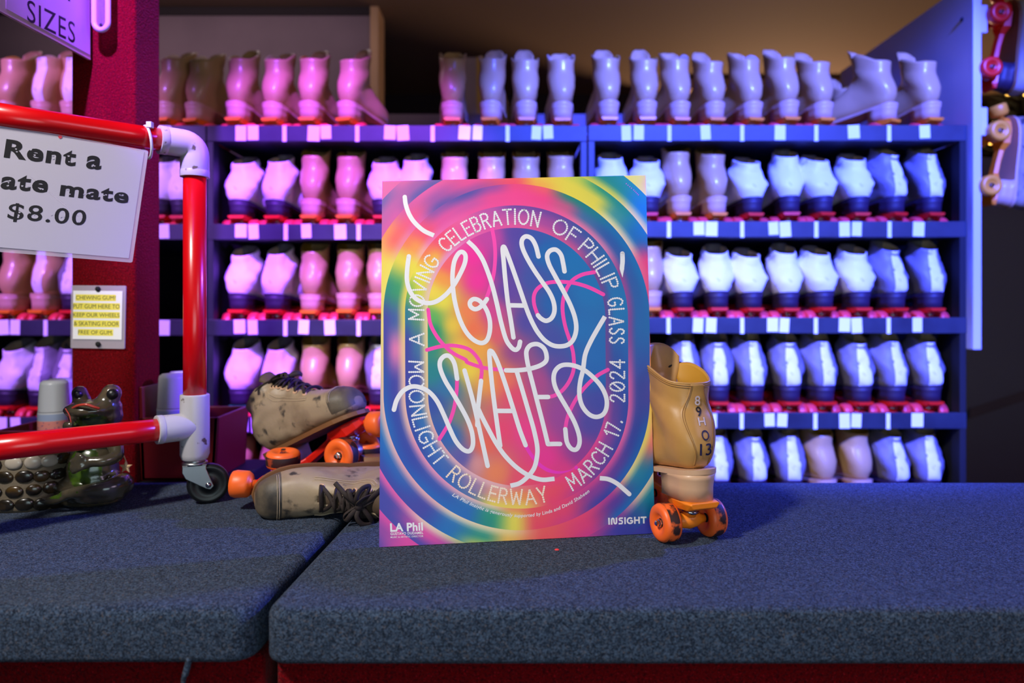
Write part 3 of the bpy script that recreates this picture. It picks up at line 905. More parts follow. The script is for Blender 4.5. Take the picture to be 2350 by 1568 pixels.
def heel_mb(th=.0065, zb=.0715, front=.078):
    ys = [.03 - .0332 * cos(pi / 2 * k / 16) for k in range(16)] + [.03, .05, front]
    def loop(k, z, sh):
        pts = [(hw(y) * k, y) for y in ys] + [(-hw(y) * k, y) for y in reversed(ys)]
        return [Vector((x, sh + (y - .03) * k + .03, z if z else bottom(y) - th)) for x, y in pts]
    return MB().rings([loop(.88, zb, .001), loop(.885, zb + .02, .001), loop(.92, zb + .034, .0005), loop(.985, None, 0)])


def plate_mb():
    secs = [(-.002, .0715, .062, .027), (.012, .0715, .056, .030), (.05, .0715, .052, .030), (.075, .0715, .054, .024), (.095, .072, .058, .014),
            (.13, .074, .061, .013), (.165, .078, .064, .014), (.185, .0845, .062, .028), (.225, .081, .058, .032), (.25, .079, .060, .024), (.262, .078, .064, .014)]
    rs = []
    for (y, zt, zb, w) in secs:
        zt2 = min(zt, bottom(y) - .0066)
        rs.append([Vector((-w * .9, y, zt2)), Vector((-w, y, zt2 - .003)), Vector((-w * .8, y, zb)), Vector((w * .8, y, zb)), Vector((w, y, zt2 - .003)), Vector((w * .9, y, zt2))])
    return MB().rings(rs, 0, smooth=False)


AX = (.046, .208)          # axle positions
TR_X, WR, WW = .043, .031, .0155


def truck_mb(y0, flip):
    mb = MB()
    mb.lathe([(.0065, -.030), (.0075, -.024), (.0125, -.012), (.0145, 0), (.0125, .012), (.0075, .024), (.0065, .030)], (0, y0, .031), 'x', 16)
    mb.lathe([(.003, -.060), (.003, .060)], (0, y0, .031), 'x', 8, 1)
    d = Vector((0, -.010 * flip, .030))
    mb.tube([Vector((0, y0, .036)), Vector((0, y0, .036)) + d], [.0115, .0125], 14)
    mb.tube([Vector((0, y0 + .018 * flip, .056)), Vector((0, y0 + .014 * flip, .040))], .0085, 12)
    for k in (.5, .72):
        mb.tube([Vector((0, y0, .036)) + d * (k - .07), Vector((0, y0, .036)) + d * (k + .07)], .0155, 16, 1)
    mb.tube([Vector((0, y0 + .014 * flip, .040)), Vector((0, y0, .033))], .0075, 10)
    return mb


def wheel_mb():
    R, w = WR, WW
    prof = [(.0075, -w + .006), (.0115, -w + .005), (.013, -w + .0035), (.0185, -w), (R - .006, -w), (R - .002, -w + .0025), (R, -w + .007), (R, w - .007),
            (R - .002, w - .0025), (R - .006, w), (.0185, w), (.013, w - .0035), (.0115, w - .005), (.0075, w - .006)]
    mb = MB(); mb.lathe(prof, axis='x', n=36)
    n = 36
    for k in range(len(prof) - 1):
        for j in range(n):
            if 5 < k < 7: mb.mi[k * n + j] = 1
    mb.mi[-1] = mb.mi[-2] = 2
    return mb


def nut_mb():
    return MB().lathe([(.0065, .0085), (.0065, .013), (.0055, .0135), (.0048, .0135), (.0048, .018), (.003, .0195)], axis='x', n=6, smooth=False) \
               .lathe([(.0095, .0068), (.0095, .0088)], axis='x', n=16)


MESH_CACHE = {}
def cached(key, fn, mats):
    if key not in MESH_CACHE:
        me = fn().mesh(key)
        bm = bmesh.new(); bm.from_mesh(me)
        if key.startswith(('heel', 'sole', 'plate', 'wheel', 'truck', 'toe_stop', 'nut')): bmesh.ops.recalc_face_normals(bm, faces=bm.faces)
        bm.to_mesh(me); bm.free()
        for m in mats: me.materials.append(m)
        MESH_CACHE[key] = me
    return MESH_CACHE[key]


def make_skate(label, group, key, boot, leather, lining, heel_m, sole_m, plate_m, hanger_m, wheel_m, tread_m, tongue=True, detail=False,
               heel=True, stripe=None, tongue_top=.055, stopper=None, tongue_m=None, t0=5.2, throat=.40, sole_grow=1.0, track=None):
    root = empty('roller_skate', (0, 0, 0), label, 'roller skate', group)
    def part(name, fn, mats, parent=root, k=None):
        o = bpy.data.objects.new(name, cached(k or (name + '_' + key), fn, mats)); COL.objects.link(o); o.parent = parent
        return o
    b = part('boot', lambda: boot.shell(4 if detail else 2, 56 if detail else 32, t0=t0, throat=throat), [leather, lining])
    so = b.modifiers.new('thickness', 'SOLIDIFY'); so.thickness = .0032; so.offset = -1; so.material_offset = 1; so.material_offset_rim = 0
    if tongue:
        def tg():
            mb = MB(); n = 18; w = 10; vs = []
            ta, tb = t0 - .5, boot.n
            top = boot.S(tb, 0, -.005); dirv = (boot.S(tb, 0, -.005) - boot.S(tb - 2.5, 0, -.005)).normalized()
            dirv = (dirv + Vector((0, .10, 0.25))).normalized()
            for i in range(n + 1):
                for j in range(w + 1):
                    s = 2 * j / w - 1
                    if i <= 10:
                        u = i / 10
                        vs.append(boot.S(ta + (tb - ta) * u, s * (.28 + .50 * u), -.0045))
                    else:
                        u = (i - 10) / (n - 10)
                        base = boot.S(tb, s * .78, -.0045)
                        base.z += (top.z - base.z) * .6 * u
                        hgt = tongue_top * u * (1 - .55 * abs(s) ** 2.6)
                        vs.append(base + dirv * hgt + Vector((0, -.006 * u * abs(s), 0)))
            fs = [(i * (w + 1) + j, i * (w + 1) + j + 1, (i + 1) * (w + 1) + j + 1, (i + 1) * (w + 1) + j) for i in range(n) for j in range(w)]
            return mb.add(vs, fs)
        t = part('tongue', tg, [tongue_m or leather, lining])
        so = t.modifiers.new('thickness', 'SOLIDIFY'); so.thickness = .003; so.offset = -1; so.material_offset = 1
    if stripe:
        part('backstay', lambda: boot.patch(9.2, boot.n, lambda u: .30 + .05 * sin(pi * u), nt=22, nw=6), [stripe])
    part('sole', lambda: sole_mb(grow=sole_grow, skew=boot.skew), [sole_m], k='sole_%s_%.2f_%.3f' % (sole_m.name, sole_grow, boot.skew))
    if heel:
        part('heel', heel_mb, [heel_m], k='heel_' + heel_m.name)
    pl = part('plate', plate_mb, [plate_m], k='plate_' + plate_m.name)
    if detail:
        bv = pl.modifiers.new('bevel', 'BEVEL'); bv.width = .003; bv.segments = 3; bv.limit_method = 'ANGLE'; bv.angle_limit = radians(25)
    for y, fl in ((AX[0], 1), (AX[1], -1)):
        part('truck', lambda: truck_mb(y, fl), [hanger_m, M['chrome']], k='truck_%s_%d' % (hanger_m.name, fl))
        for sx in (1, -1):
            wo = part('wheel', wheel_mb, [wheel_m, tread_m, M['rack_dark']], k='wheel_' + wheel_m.name + tread_m.name)
            wo.location = (sx * TR_X, y, WR)
            if sx < 0: wo.rotation_euler = (0, 0, pi)
            nu = part('axle_nut', nut_mb, [M['chrome']], wo, k='nut')
    if track:
        for ch in root.children:
            if ch.name.startswith('wheel'): ch.location.x = math.copysign(track, ch.location.x)
            if ch.name.startswith('plate'): ch.scale.x = .72
            if ch.name.startswith('truck'): ch.scale.x = (track + .017) / .060
    if stopper:
        Ms = Matrix.Translation((0, .262, .062)) @ Matrix.Rotation(radians(-118), 4, 'X')
        part('toe_stop', lambda: MB().lathe([(.008, -.02), (.008, .006), (.019, .008), (.0235, .014), (.0245, .034), (.0225, .041), (.017, .043)], n=28, M=Ms), [stopper], k='toe_stop_' + stopper.name)
    return root


random.seed(11)
kinds = {}
def kind(name):
    """prototype skates for the racks"""
    if name in kinds: return kinds[name]
    if name[0] == 't':      # tall tan boot with heel block
        i = int(name[1]); gr = None
        b = Boot(TALL, lift=(.017, .020, .014)[i], wide=.98, zs=(1.05, 1.08, 1.02)[i], seed=i, crease=.0013)
        r = make_skate('tan', gr, name, b, M['tan'], M['lining_pale'] if i == 1 else M['lining'], M['heel_leather'], M['heel_leather'], M['orange_plate'],
                       M['orange_plate'], M['red_wheel'], M['red_wheel'], tongue_top=(.062, .050, .070)[i], stopper=M['red_wheel'])
    elif name[0] == 'w':    # low white boot, red plate
        i = int(name[1])
        b = Boot(LOW, lift=.004, wide=(1.04, 1.0, 1.08)[i], zs=(1.10, 1.16, 1.04)[i], seed=10 + i, crease=.0038)
        r = make_skate('white', None, name, b, M['white_leather'], M['lining_pale'], M['dark_sole'], M['dark_sole'], M['red_plate'] if i < 2 else M['red_plate'],
                       M['red_plate'], M['red_wheel'], M['red_wheel'], tongue_top=.012, stopper=M['red_wheel'], tongue_m=M['grey_leather'])
    elif name[0] == 'g':    # white boot with a green plate
        b = Boot(LOW, lift=.004, wide=1.04, zs=1.13, seed=15, crease=.0038)
        r = make_skate('white', None, name, b, M['white_leather'], M['lining_pale'], M['dark_sole'], M['dark_sole'], M['green_plate'],
                       M['green_plate'], M['red_wheel'], M['red_wheel'], tongue_top=.012, stopper=M['red_wheel'], tongue_m=M['grey_leather'])
    elif name[0] == 's':    # grey boot with white backstay
        i = int(name[1])
        b = Boot(LOW, lift=.006, wide=1.0, zs=(1.28, 1.22)[i], seed=20 + i, crease=.0038)
        r = make_skate('striped', None, name, b, M['grey_leather'], M['lining_pale'], M['dark_sole'], M['dark_sole'], M['red_plate'],
                       M['red_plate'], M['red_wheel'], M['red_wheel'], stripe=M['white_leather'], tongue_top=.022, stopper=M['red_wheel'])
    elif name == 'p0':      # tall tan boot with a white backstay
        b = Boot(TALL, lift=.017, wide=1.0, zs=1.06, seed=30, crease=.0013)
        r = make_skate('striped tan', None, name, b, M['tan'], M['lining_pale'], M['heel_leather'], M['heel_leather'], M['orange_plate'],
                       M['orange_plate'], M['red_wheel'], M['red_wheel'], stripe=M['white_leather'], tongue_top=.058, stopper=M['red_wheel'])
    kinds[name] = [r, False]
    return kinds[name]


# ------------------------------------------------------------------ racks
YL = 2.20                                    # front face of the shelf lips
def rx(px): return (px - CX) / FPX * YL
def rz(py): return ZC - (py - HY) / FPX * YL
LIP_H, LIP_T, DECK = 0.050, 0.016, 0.041
YBK = 2.95
SHELVES = {'left': [288, 514, 734, 958, 1178], 'mid': [288, 514, 734, 957, 1176], 'right': [287, 508, 729, 948, 1168]}
SPAN = {'left': (rx(-330), rx(473)), 'mid': (rx(474), rx(1348)), 'right': (rx(1349.5), rx(2219))}
WORDS = {'left': 'left', 'mid': 'middle', 'right': 'right'}
TAGS = {
    'mid': {0: ([553, 581, 720, 748, 895, 925, 1066, 1096, 1231, 1258], [653, 820, 993, 1165]),
            1: ([553, 582, 703, 781, 905, 935], [656, 823]), 2: ([550, 580, 697, 757], [655, 823]), 3: ([556, 590, 720], [660, 826]), 4: ([], [])},
    'right': {0: ([1437, 1466, 1619, 1790, 1959, 2122], [1536, 1703, 1873, 2040]),
              1: ([1604, 1633, 1775, 1802, 1938, 1966, 2108], [1535, 1703, 1873, 2041]),
              2: ([1602, 1632, 1773, 1800, 1938, 1966, 2105], [1534, 1703, 1872, 2039]),
              3: ([1632, 1766, 1795, 1938, 1965, 2105], [1702, 1871, 2038]), 4: ([], [])},
    'left': {0: ([380], []), 1: ([376], []), 2: ([8, 35, 376], [105]), 3: ([5, 36], [105]), 4: ([], [])}}
racks = {}
for rk in ('left', 'mid', 'right'):
    x0, x1 = SPAN[rk]
    r = empty('skate_rack', ((x0 + x1) / 2, (YL + YBK) / 2, 0), '%s dark painted shelf rack full of roller skates' % WORDS[rk], 'rack', 'skate racks along the back wall')
    if rk == 'mid': r['label'] = 'middle dark shelf rack of roller skates behind the poster'
    if rk == 'left': r['label'] = 'leftmost dark shelf rack of roller skates behind the red column'
    if rk == 'right': r['label'] = 'rightmost dark shelf rack of roller skates ending at the white board'
    racks[rk] = r
    for py in SHELVES[rk]:
        z = rz(py)
        mb = MB().box((x0 + .001, YL, z - LIP_H), (x1 - .001, YL + LIP_T, z))
        mb.box((x0 + .02, YL + LIP_T, z - LIP_H), (x1 - .02, YBK, z - DECK))
        local(r, mb).build('shelf', M['rack_paint'], r, 0.0012)
    zt = rz(SHELVES[rk][0]) - LIP_H
    for (xa, xb) in ((x0 + .001, x0 + .021), (x1 - .021, x1 - .001)):
        local(r, MB().box((xa, YL + .002, 0), (xb, YL + .045, zt - .0005))).build('post', M['rack_paint'] if not (rk == 'right' and xa > 1) else M['rack_dark'], r, 0.0015)
        local(r, MB().box((xa, YBK - .045, 0), (xb, YBK, zt - .0005))).build('post', M['rack_dark'], r, 0.0015)
        local(r, MB().box((xa + .006, YL + .046, 0), (xb - .006, YBK - .046, zt - .0005))).build('side_panel', M['rack_dark'], r)
    local(r, MB().box((x0 + .002, YBK + .0005, 0), (x1 - .002, YBK + .012, zt + LIP_H))).build('shade_panel', M['rack_dark'], r)  # black sheet added for the shade deep inside the rack
    for i, py in enumerate(SHELVES[rk]):
        tg, dv = TAGS[rk][i]
        z = rz(py)
        for px in tg:
            w = .017 + random.uniform(-.002, .002); h = LIP_H * random.uniform(.82, .97); tl = random.uniform(-.06, .06)
            c = Vector((rx(px), YL - .0008, z - h / 2 - random.uniform(0, .002)))
            Rm = Matrix.Translation(c) @ Matrix.Rotation(tl, 4, 'Y')
            local(r, MB().box((-w, -.0006, -h / 2), (w, .0006, h / 2), M=Rm)).build('size_tag', M['tag_paper'], r, .0025)
        for px in dv:
            c = Vector((rx(px), YL - .0008, z - LIP_H / 2 - .001))
            local(r, MB().box((c.x - .0062, c.y - .0006, c.z - LIP_H / 2), (c.x + .0062, c.y + .0006, c.z + LIP_H / 2))).build('divider_strip', M['tag_paper'], r)

ORD = ['first', 'second', 'third', 'fourth', 'fifth', 'sixth', 'seventh', 'eighth', 'ninth', 'tenth', 'eleventh', 'twelfth']
ROWN = ['top', 'second', 'third', 'fourth', 'bottom']
KW = {'t': 'tan high-top roller skate', 'w': 'low white roller skate', 'g': 'green-plated low white roller skate', 's': 'white-striped grey roller skate', 'p': 'white-striped tan roller skate'}
# (rack, shelf): list of (x in the photo, kind, heading in degrees, positive turns the toe to the left)
LAY = {
    ('left', 0): [(6, 't0', -4), (86, 'p0', -8), (158, 'p0', 4), (372, 't1', -14)],
    ('left', 1): [(362, 'w0', 4), (410, 'w1', -2)],
    ('left', 2): [(10, 't0', -6), (84, 'p0', -10), (158, 's0', 0)],
    ('left', 3): [(8, 'w0', -8), (80, 's0', -8), (146, 's1', 3)],
    ('mid', 0): [(437, 't1', -16), (536, 't0', -5), (619, 't1', -7), (705, 't0', -3), (788, 't2', -16), (1038, 't1', 3), (1123, 't0', -6), (1208, 't2', 2), (1291, 't1', 0)],
    ('mid', 1): [(544, 'w0', -3), (626, 'w1', -6), (709, 't0', -2), (790, 't2', -5), (876, 'w0', 0), (946, 'w1', -3), (1041, 't2', 2), (1124, 't0', -3), (1208, 't0', 0), (1291, 't2', 1)],
    ('mid', 2): [(543, 'w0', -4), (624, 'w1', -7), (708, 't0', -2), (791, 't2', -4), (866, 't0', 0)],
    ('mid', 3): [(544, 'g0', -5), (624, 'w1', -7), (712, 't2', 0), (792, 't0', -4), (868, 's0', 0)],
    ('mid', 4): [(536, 't0', 0), (616, 't2', -2)],
    ('right', 0): [(1399, 't0', 2), (1486, 't2', 0), (1565, 't1', 6), (1646, 't2', 8), (1735, 't1', 12), (1817, 't0', 8), (1897, 't2', 10), (2060, 't0', 30), (2145, 't2', 9)],
    ('right', 1): [(1406, 'w0', 0), (1490, 'w2', -3), (1567, 't0', 5), (1650, 't2', 7), (1733, 'w2', 8), (1815, 'w1', -4), (1897, 'w2', 12), (1977, 'w0', 2), (2066, 's1', 16), (2147, 's0', 6)],
    ('right', 2): [(1497, 't0', 0), (1572, 'w2', 6), (1650, 'w0', -4), (1733, 'w2', 8), (1815, 'w1', 2), (1899, 'w2', 12), (1980, 'w0', 3), (2066, 's1', 14), (2149, 's0', 6)],
    ('right', 3): [(1580, 's0', 6), (1652, 's1', -3), (1737, 's0', 10), (1819, 's1', 3), (1902, 's0', 14), (1984, 's1', 5), (2066, 's0', 14), (2145, 's1', 5)],
    ('right', 4): [(1655, 's0', 4), (1742, 's1', 10), (1822, 's0', 2), (1905, 't2', 12), (1985, 't0', 6), (2070, 's1', 14), (2142, 's0', 4)],
}
def ordinal(i, n):
    if i == 0: return 'leftmost'
    if i == n - 1: return 'rightmost'
    return ORD[i] + ' from the left'
rs = random.Random(5)
for (rk, row), lst in LAY.items():
    z = rz(SHELVES[rk][row]) - DECK
    for i, (px, kd, hd) in enumerate(lst):
        pr = kind(kd)
        if not pr[1]: o = pr[0]; pr[1] = True
        else: o = copy_tree(pr[0])
        rkw = rk
        Yh = YL + LIP_T + .004
        a = radians(hd)
        X = (px - CX) / FPX * (Yh + .01)
        # keep the rear wheels just behind the lip
        back = max(0.0, abs(sin(a)) * (TR_X + WW) - (AX[0] * cos(a) - WR)) + .002
        o.location = (X, Yh + back, z + .0003)
        o.rotation_euler = (0, 0, a)
        k = 1 + rs.uniform(-.015, .015)
        o.scale = (k, k, 1 + rs.uniform(-.02, .02))
        rn = racks[rkw]
        lbl = '%s, %s, %s shelf of %s rack' % (KW[kd[0]], ordinal(i, len(lst)), ROWN[row], WORDS[rkw])
        o['label'] = lbl
        o['group'] = 'rental skates on the %s shelf' % ROWN[row]
# a second row glimpsed behind, on the open top shelf and in one gap
for (px, rk, row, kd, dy, lbl) in ((1962, 'right', 0, 't2', .33, 'dim tan skate in the back row of the top shelf, right rack'),):
    o = copy_tree(kind(kd)[0])
    o.location = ((px - CX) / FPX * (YL + dy), YL + dy, rz(SHELVES[rk][row]) - DECK + .0003)
    o.rotation_euler = (0, 0, radians(8)); o['label'] = lbl; o['group'] = 'back row skates'

# ------------------------------------------------------------------ skates hanging right of the end panel
def hang(label, pm_, wm, leather, lining, top, bot, key):
    """toe up, wheels toward the panel (-X), laces to +X"""
    b = Boot(LOW if key == 'h0' else TALL, lift=.004, wide=1.02, zs=1.05, seed=40 + len(key), crease=.0018)
    r = make_skate(label, 'skates hanging on the end panel', key, b, leather, lining, M['dark_sole'] if key == 'h0' else M['heel_leather'], M['brown_sole'] if key == 'h0' else M['heel_leather'], pm_, pm_, wm, wm,
                   stopper=wm)
    Y = 2.215
    A = P(bot[0], bot[1], Y); B = P(top[0], top[1], Y)
    f = (B - A).normalized(); rt = Vector((0, 1, 0)); u = rt.cross(f).normalized(); rt = f.cross(u)
    R = Matrix((rt, f, u)).transposed().to_4x4()
    s = (B - A).length / (AX[1] - AX[0])
    s = min(s, 1.06)
    # wheel centre line passes through A and B
    R.translation = A - (f * AX[0] + u * WR) * s
    r.matrix_world = R @ Matrix.Scale(s, 4)
    return r
hang('white boot skate with red plate hanging upper right of the white board', M['red_plate'], M['red_plate'], mat('dimmed_white_leather', rgb(170, 162, 158), 0.5), M['lining_pale'], (2270, 38), (2249, 167), 'h0')  # white boot colour darkened to stand for dim light
hang('tan boot skate with orange plate hanging lower right of the white board', M['orange_plate'], M['amber_wheel'], M['tan_worn'], M['lining'], (2273, 278), (2248, 432), 'h1')

# decorated tree far right
tr = empty('fairy_light_tree', (2.72, 3.62, ZC + 0.45), 'small tree with gold fairy lights at the upper right edge', 'tree')
mb = MB(); r5 = random.Random(9)
for k in range(420):
    h = r5.random() ** 1.3; a = r5.uniform(0, 2 * pi); rad = .30 * (1 - h) + .02
    p = Vector((2.72 + rad * cos(a), 3.62 + rad * sin(a), ZC + .60 + .75 * h))
    d = Vector((cos(a), sin(a), .35)) * .09
    sd = Vector((-sin(a), cos(a), 0)) * .012
    mb.add([p - d * .3 - sd, p - d * .3 + sd, p + d], [(0, 1, 2)], 0, False)
local(tr, mb).build('foliage', M['tree'], tr)
local(tr, MB().tube([(2.72, 3.62, ZC + .45), (2.72, 3.62, ZC + 1.3)], .012, 8)).build('trunk', M['beige_trim'], tr)
for k in range(34):
    h = r5.random(); a = r5.uniform(pi * .75, 2 * pi); rad = .31 * (1 - h) + .03
    local(tr, MB().ball((2.72 + rad * cos(a), 3.62 + rad * sin(a), ZC + .60 + .72 * h), .010, 8, 6)).build('light_bulb', M['gold_light'], tr)
tag(MB().lathe([(.2, 0), (.2, .03), (.05, .05), (.05, .4), (.2, .42), (.2, ZC + .445)], (2.72, 3.62, 0), n=20).build('plant_stand', M['wall_dark']), 'dark round pedestal under the fairy light tree', 'pedestal')

# carton on the ledge in the dark opening
cz = ZC + .836
cb = empty('carton', (-.22, YB + .05, cz), 'small pale carton on the ledge in the dark opening', 'box')
local(cb, MB().box((-.28, YB + .005, cz), (-.13, YB + .095, cz + .25))).build('box_body', M['carton'], cb, .003)
local(cb, MB().box((-.155, YB + .003, cz + .001), (-.125, YB + .0045, cz + .251))).build('side_tape', M['tape'], cb)

# ------------------------------------------------------------------ foreground skates
# A: golden boot seen from behind, right of the poster
bA = Boot(TALL, lift=.010, wide=1.03, zs=1.0, seed=51, crease=.0005)
A_ = make_skate('golden tan roller skate marked 8 9 H O 13 standing right of the poster', None, 'heroA', bA, M['tan_hero'], M['lining'], M['heel_leather'], M['heel_leather'],
                M['orange_plate'], M['orange_plate'], M['orange_wheel'], M['tread'], detail=True, tongue_top=.050, stopper=M['orange_wheel'], throat=.62)
A_.name = 'roller_skate'
A_.location = (P(1580, 0, 1.151).x + .046 * sin(radians(19)), 1.151 - .046 * cos(radians(19)), CT + .0004)
A_.rotation_euler = (0, 0, radians(19))
hg = lambda u: .22 + .40 * math.exp(-((u - .52) / .24) ** 2)
bs = bA.patch(9.25, 15, hg, off=.0014, nt=40, nw=12).build('backstay', M['tan_hero'], A_)
for sd in (-1, 1):
    for k in (.90, .78):
        pts = [bA.S(9.4 + 5.4 * u, pi + sd * hg((9.4 + 5.4 * u - 9.25) / 5.75) * k, .0019) for u in [i / 60 for i in range(61)]]
        MB().tube(pts, .0005, 5).build('stitching', M['stitch'], bs)
for k, o_ in ((14.75, .0008), (14.55, .0008)):
    pts = [bA.S(k, 1.0 + (2 * pi - 2.0) * i / 70, .0008) for i in range(71)]
    MB().tube(pts, .0005, 5).build('stitching', M['stitch'], A_)
pts = [bA.S(15, .45 + (2 * pi - .9) * i / 70, -.0012) for i in range(71)]
MB().tube(pts, .0019, 8).build('collar_binding', M['tan_hero'], A_)

def on_heel(boot, body, zc, h, w, mat_, parent, xc=0.0, fat=0.0):
    """print a mark on the backstay round height zc (skate space)"""
    vs, fs = fit_text(body, -w / 2, -h / 2, w / 2, h / 2, fat)
    out = []
    for v in vs:
        z = zc + v.y; lo, hi = 9.5, 15.0
        for _ in range(26):
            m = (lo + hi) / 2
            if boot.S(m, pi).z < z: lo = m
            else: hi = m
        t = lo; x = v.x + xc; a, b = -.9, .9
        for _ in range(22):
            m = (a + b) / 2
            if boot.S(t, pi - m).x < x: a = m
            else: b = m
        out.append(boot.S(t, pi - a, .0032))
    MB().add(out, fs, 0, False).build('ink_mark', mat_, parent)
zt_ = bA.S(15, pi).z
for (s, zz, h, w, m, x) in (('8', .026, .015, .009, 'silver_ink', -.001), ('9', .043, .015, .009, 'black', .000), ('H', .058, .012, .012, 'silver_ink', .0015),
                            ('O', .079, .016, .013, 'navy_ink', .003), ('13', .101, .019, .020, 'navy_ink', .002)):
    on_heel(bA, s, zt_ - zz, h, w, M[m], A_, x, .01)
# the drooping lace end at its right front
eA = bA.S(14.2, 2 * pi - .62 if False else .62, .004)
lp = [eA + Vector(d) for d in ((-.012, .0, .006), (.0, .004, .012), (.014, .0, .010), (.026, -.006, -.006), (.034, -.010, -.030), (.038, -.012, -.055), (.041, -.012, -.070))]
la = MB().tube(catmull(lp, 8), .0026, 8, flat=.6).build('lace', M['lace'], A_)
MB().tube([lp[-1], lp[-1] + Vector((.002, 0, -.020))], .0015, 8).build('lace_tip', M['chrome'], la)
MB().tube(catmull([eA + Vector((-.012, 0, .006)), bA.S(14.0, .3, .006), bA.S(13.9, 0, .007), bA.S(14.0, -.3, .006), bA.S(14.2, -.62, .004)], 6), .0026, 8, flat=.6).build('lace', M['lace'], A_)


def dress(boot, root, key, t_lo, t_hi, rows, bow=True, rnd=1):
    """toe cap, eyelets, stitching and dark flat laces for a worn skate"""
    R = random.Random(rnd)
    cap = boot.patch(0.06, 2.9, lambda u: 2.0, centre=0.0, off=.0011, nt=20, nw=26).build('toe_cap', M['toe_grime'], root)
    for k in (2.75, 2.62):
        MB().tube([boot.S(k, -1.5 + 3.0 * i / 40, .0022) for i in range(41)], .0005, 5).build('stitching', M['stitch_pale'], cap)
    for sd in (-1, 1):
        for off in (.0, .12):
            MB().tube([boot.S(t_lo - .5 + (t_hi - t_lo + .9) * i / 50, sd * (.86 + off + .12 * sin(pi * i / 50)), .0009) for i in range(51)], .0005, 5).build('stitching', M['stitch_pale'], root)
    eye = []
    for r in range(rows):
        t = t_lo + (t_hi - t_lo) * r / (rows - 1)
        a = .56 + .04 * r / rows
        for sd in (-1, 1):
            p = boot.S(t, sd * a, .0012); n_ = (boot.S(t, sd * a, .006) - p).normalized()
            q = n_.to_track_quat('Z', 'Y').to_matrix().to_4x4(); q.translation = p
            MB().lathe([(.0022, .0), (.0030, .0012), (.0046, .0010), (.0050, -.001)], n=16, M=q, cap1=False).build('eyelet', M['heel_leather'], root)
        eye.append((t, a))
    mb = MB()
    for r in range(rows):
        t, a = eye[r]
        mb.tube(catmull([boot.S(t, -a, .0010), boot.S(t, -a * .75, .0042), boot.S(t + .05, -a * .3, .0052), boot.S(t, a * .3, .0050), boot.S(t, a * .75, .0042), boot.S(t, a, .0010)], 6), .0050, 8, flat=.42)
        if r + 1 < rows:
            t2, a2 = eye[r + 1]
            for sd in (-1, 1):
                mb.tube(catmull([boot.S(t, sd * a * .92, .003), boot.S((t + t2) / 2, sd * a * .35, .0062), boot.S(t2, -sd * a2 * .3, .0068), boot.S(t2, -sd * a2 * .95, .002)], 6), .0036, 8, flat=.45)
    lace = mb.build('lace', M['lace'], root)
    if bow:
        c = boot.S(t_hi - .4, 0, .010)
        up = (boot.S(t_hi - .4, 0, .02) - boot.S(t_hi - .4, 0, .01)).normalized()
        al = (boot.S(t_hi, 0, .01) - boot.S(t_hi - 1.2, 0, .01)).normalized(); sx = Vector((1, 0, 0))
        def q(x, y, z): return c + sx * x + al * y + up * z
        b = MB()
        for (lx, ly, sg) in ((.030, .012, 1), (.026, -.020, 1), (.030, .018, -1), (.022, -.026, -1), (.016, .024, 1)):
            b.tube(catmull([q(0, 0, 0), q(sg * lx * .5, ly * .2, .012), q(sg * lx, ly * .6, .008), q(sg * lx * 1.05, ly, -.003), q(sg * lx * .6, ly * .9, .002), q(0, ly * .2, .003)], 8), .0042, 8, flat=.4)
        b.ball(q(0, 0, .003), (.008, .008, .006), 12, 8)
        b.tube(catmull([q(0, 0, .003), q(.020, -.016, .008), q(.030, -.034, -.002), q(.038, -.050, -.012)], 8), .0040, 8, flat=.4)
        b.tube(catmull([q(0, 0, .003), q(.018, .026, .006), q(.034, .038, -.004), q(.046, .030, -.016)], 8), .0040, 8, flat=.4)
        b.build('lace_bow', M['lace'], lace)


def place(root, heel_under, toe_under, up_hint, scale):
    """put the sole line heel (0,0,.117) -> toe (0,.27,.087) onto two world points"""
    f = (toe_under - heel_under).normalized()
    u = (up_hint - f * up_hint.dot(f)).normalized()
    a = atan2(.030, .27)
    f0 = f * cos(a) + u * sin(a); u0 = u * cos(a) - f * sin(a); r0 = f0.cross(u0)
    R = Matrix((r0, f0, u0)).transposed().to_4x4()
    sx, sy = (scale, scale) if not isinstance(scale, tuple) else scale
    R.translation = heel_under - u0 * .117 * sx
    root.matrix_world = R @ Matrix.Diagonal((sx, sy, sx, 1))
    for ch in root.children:
        if ch.name.startswith('wheel'): ch.scale = (1, sx / sy, 1)


WORN = TALL[:9] + [((.124, .124), (.018, .002), .040, 2.7), ((.118, .128), (.002, .020), .043, 2.6), ((.112, .130), (-.004, .040), .045, 2.5), ((.106, .131), (.000, .060), .044, 2.4),
                   ((.100, .133), (.003, .078), .042, 2.3), ((.096, .137), (.001, .094), .041, 2.3), ((.094, .142), (-.004, .108), .041, 2.2)]
bC = Boot(WORN, lift=.002, wide=.80, zs=1.0, skew=-.011, seed=61, crease=.0016)
C_ = make_skate('worn tan roller skate lying on its side with dark laces facing out', 'pair of worn skates left of the poster', 'heroC', bC, M['tan_worn'], M['worn_lining'], M['brown_sole'], M['brown_sole'],
                M['red_plate'], M['steel'], M['orange_wheel'], M['tread_dark'], detail=True, tongue_top=.03, stopper=M['orange_wheel'], tongue_m=M['tan_worn'], t0=5.0, sole_grow=.80, track=.031)
dress(bC, C_, 'C', 5.3, 12.6, 7, True, 2)
bB = Boot(WORN, lift=.004, wide=.92, zs=.89, seed=62, crease=.0016)
B_ = make_skate('worn tan roller skate tilted toe up on top of the lying one', 'pair of worn skates left of the poster', 'heroB', bB, M['tan_worn'], M['worn_lining'], M['brown_sole'], M['brown_sole'],
                M['red_plate'], M['steel'], M['orange_wheel'], M['tread_dark'], detail=True, tongue_top=.028, stopper=M['orange_wheel'], tongue_m=M['tan_worn'], t0=5.0, sole_grow=.97)
dress(bB, B_, 'B', 5.2, 12.6, 7, True, 4)
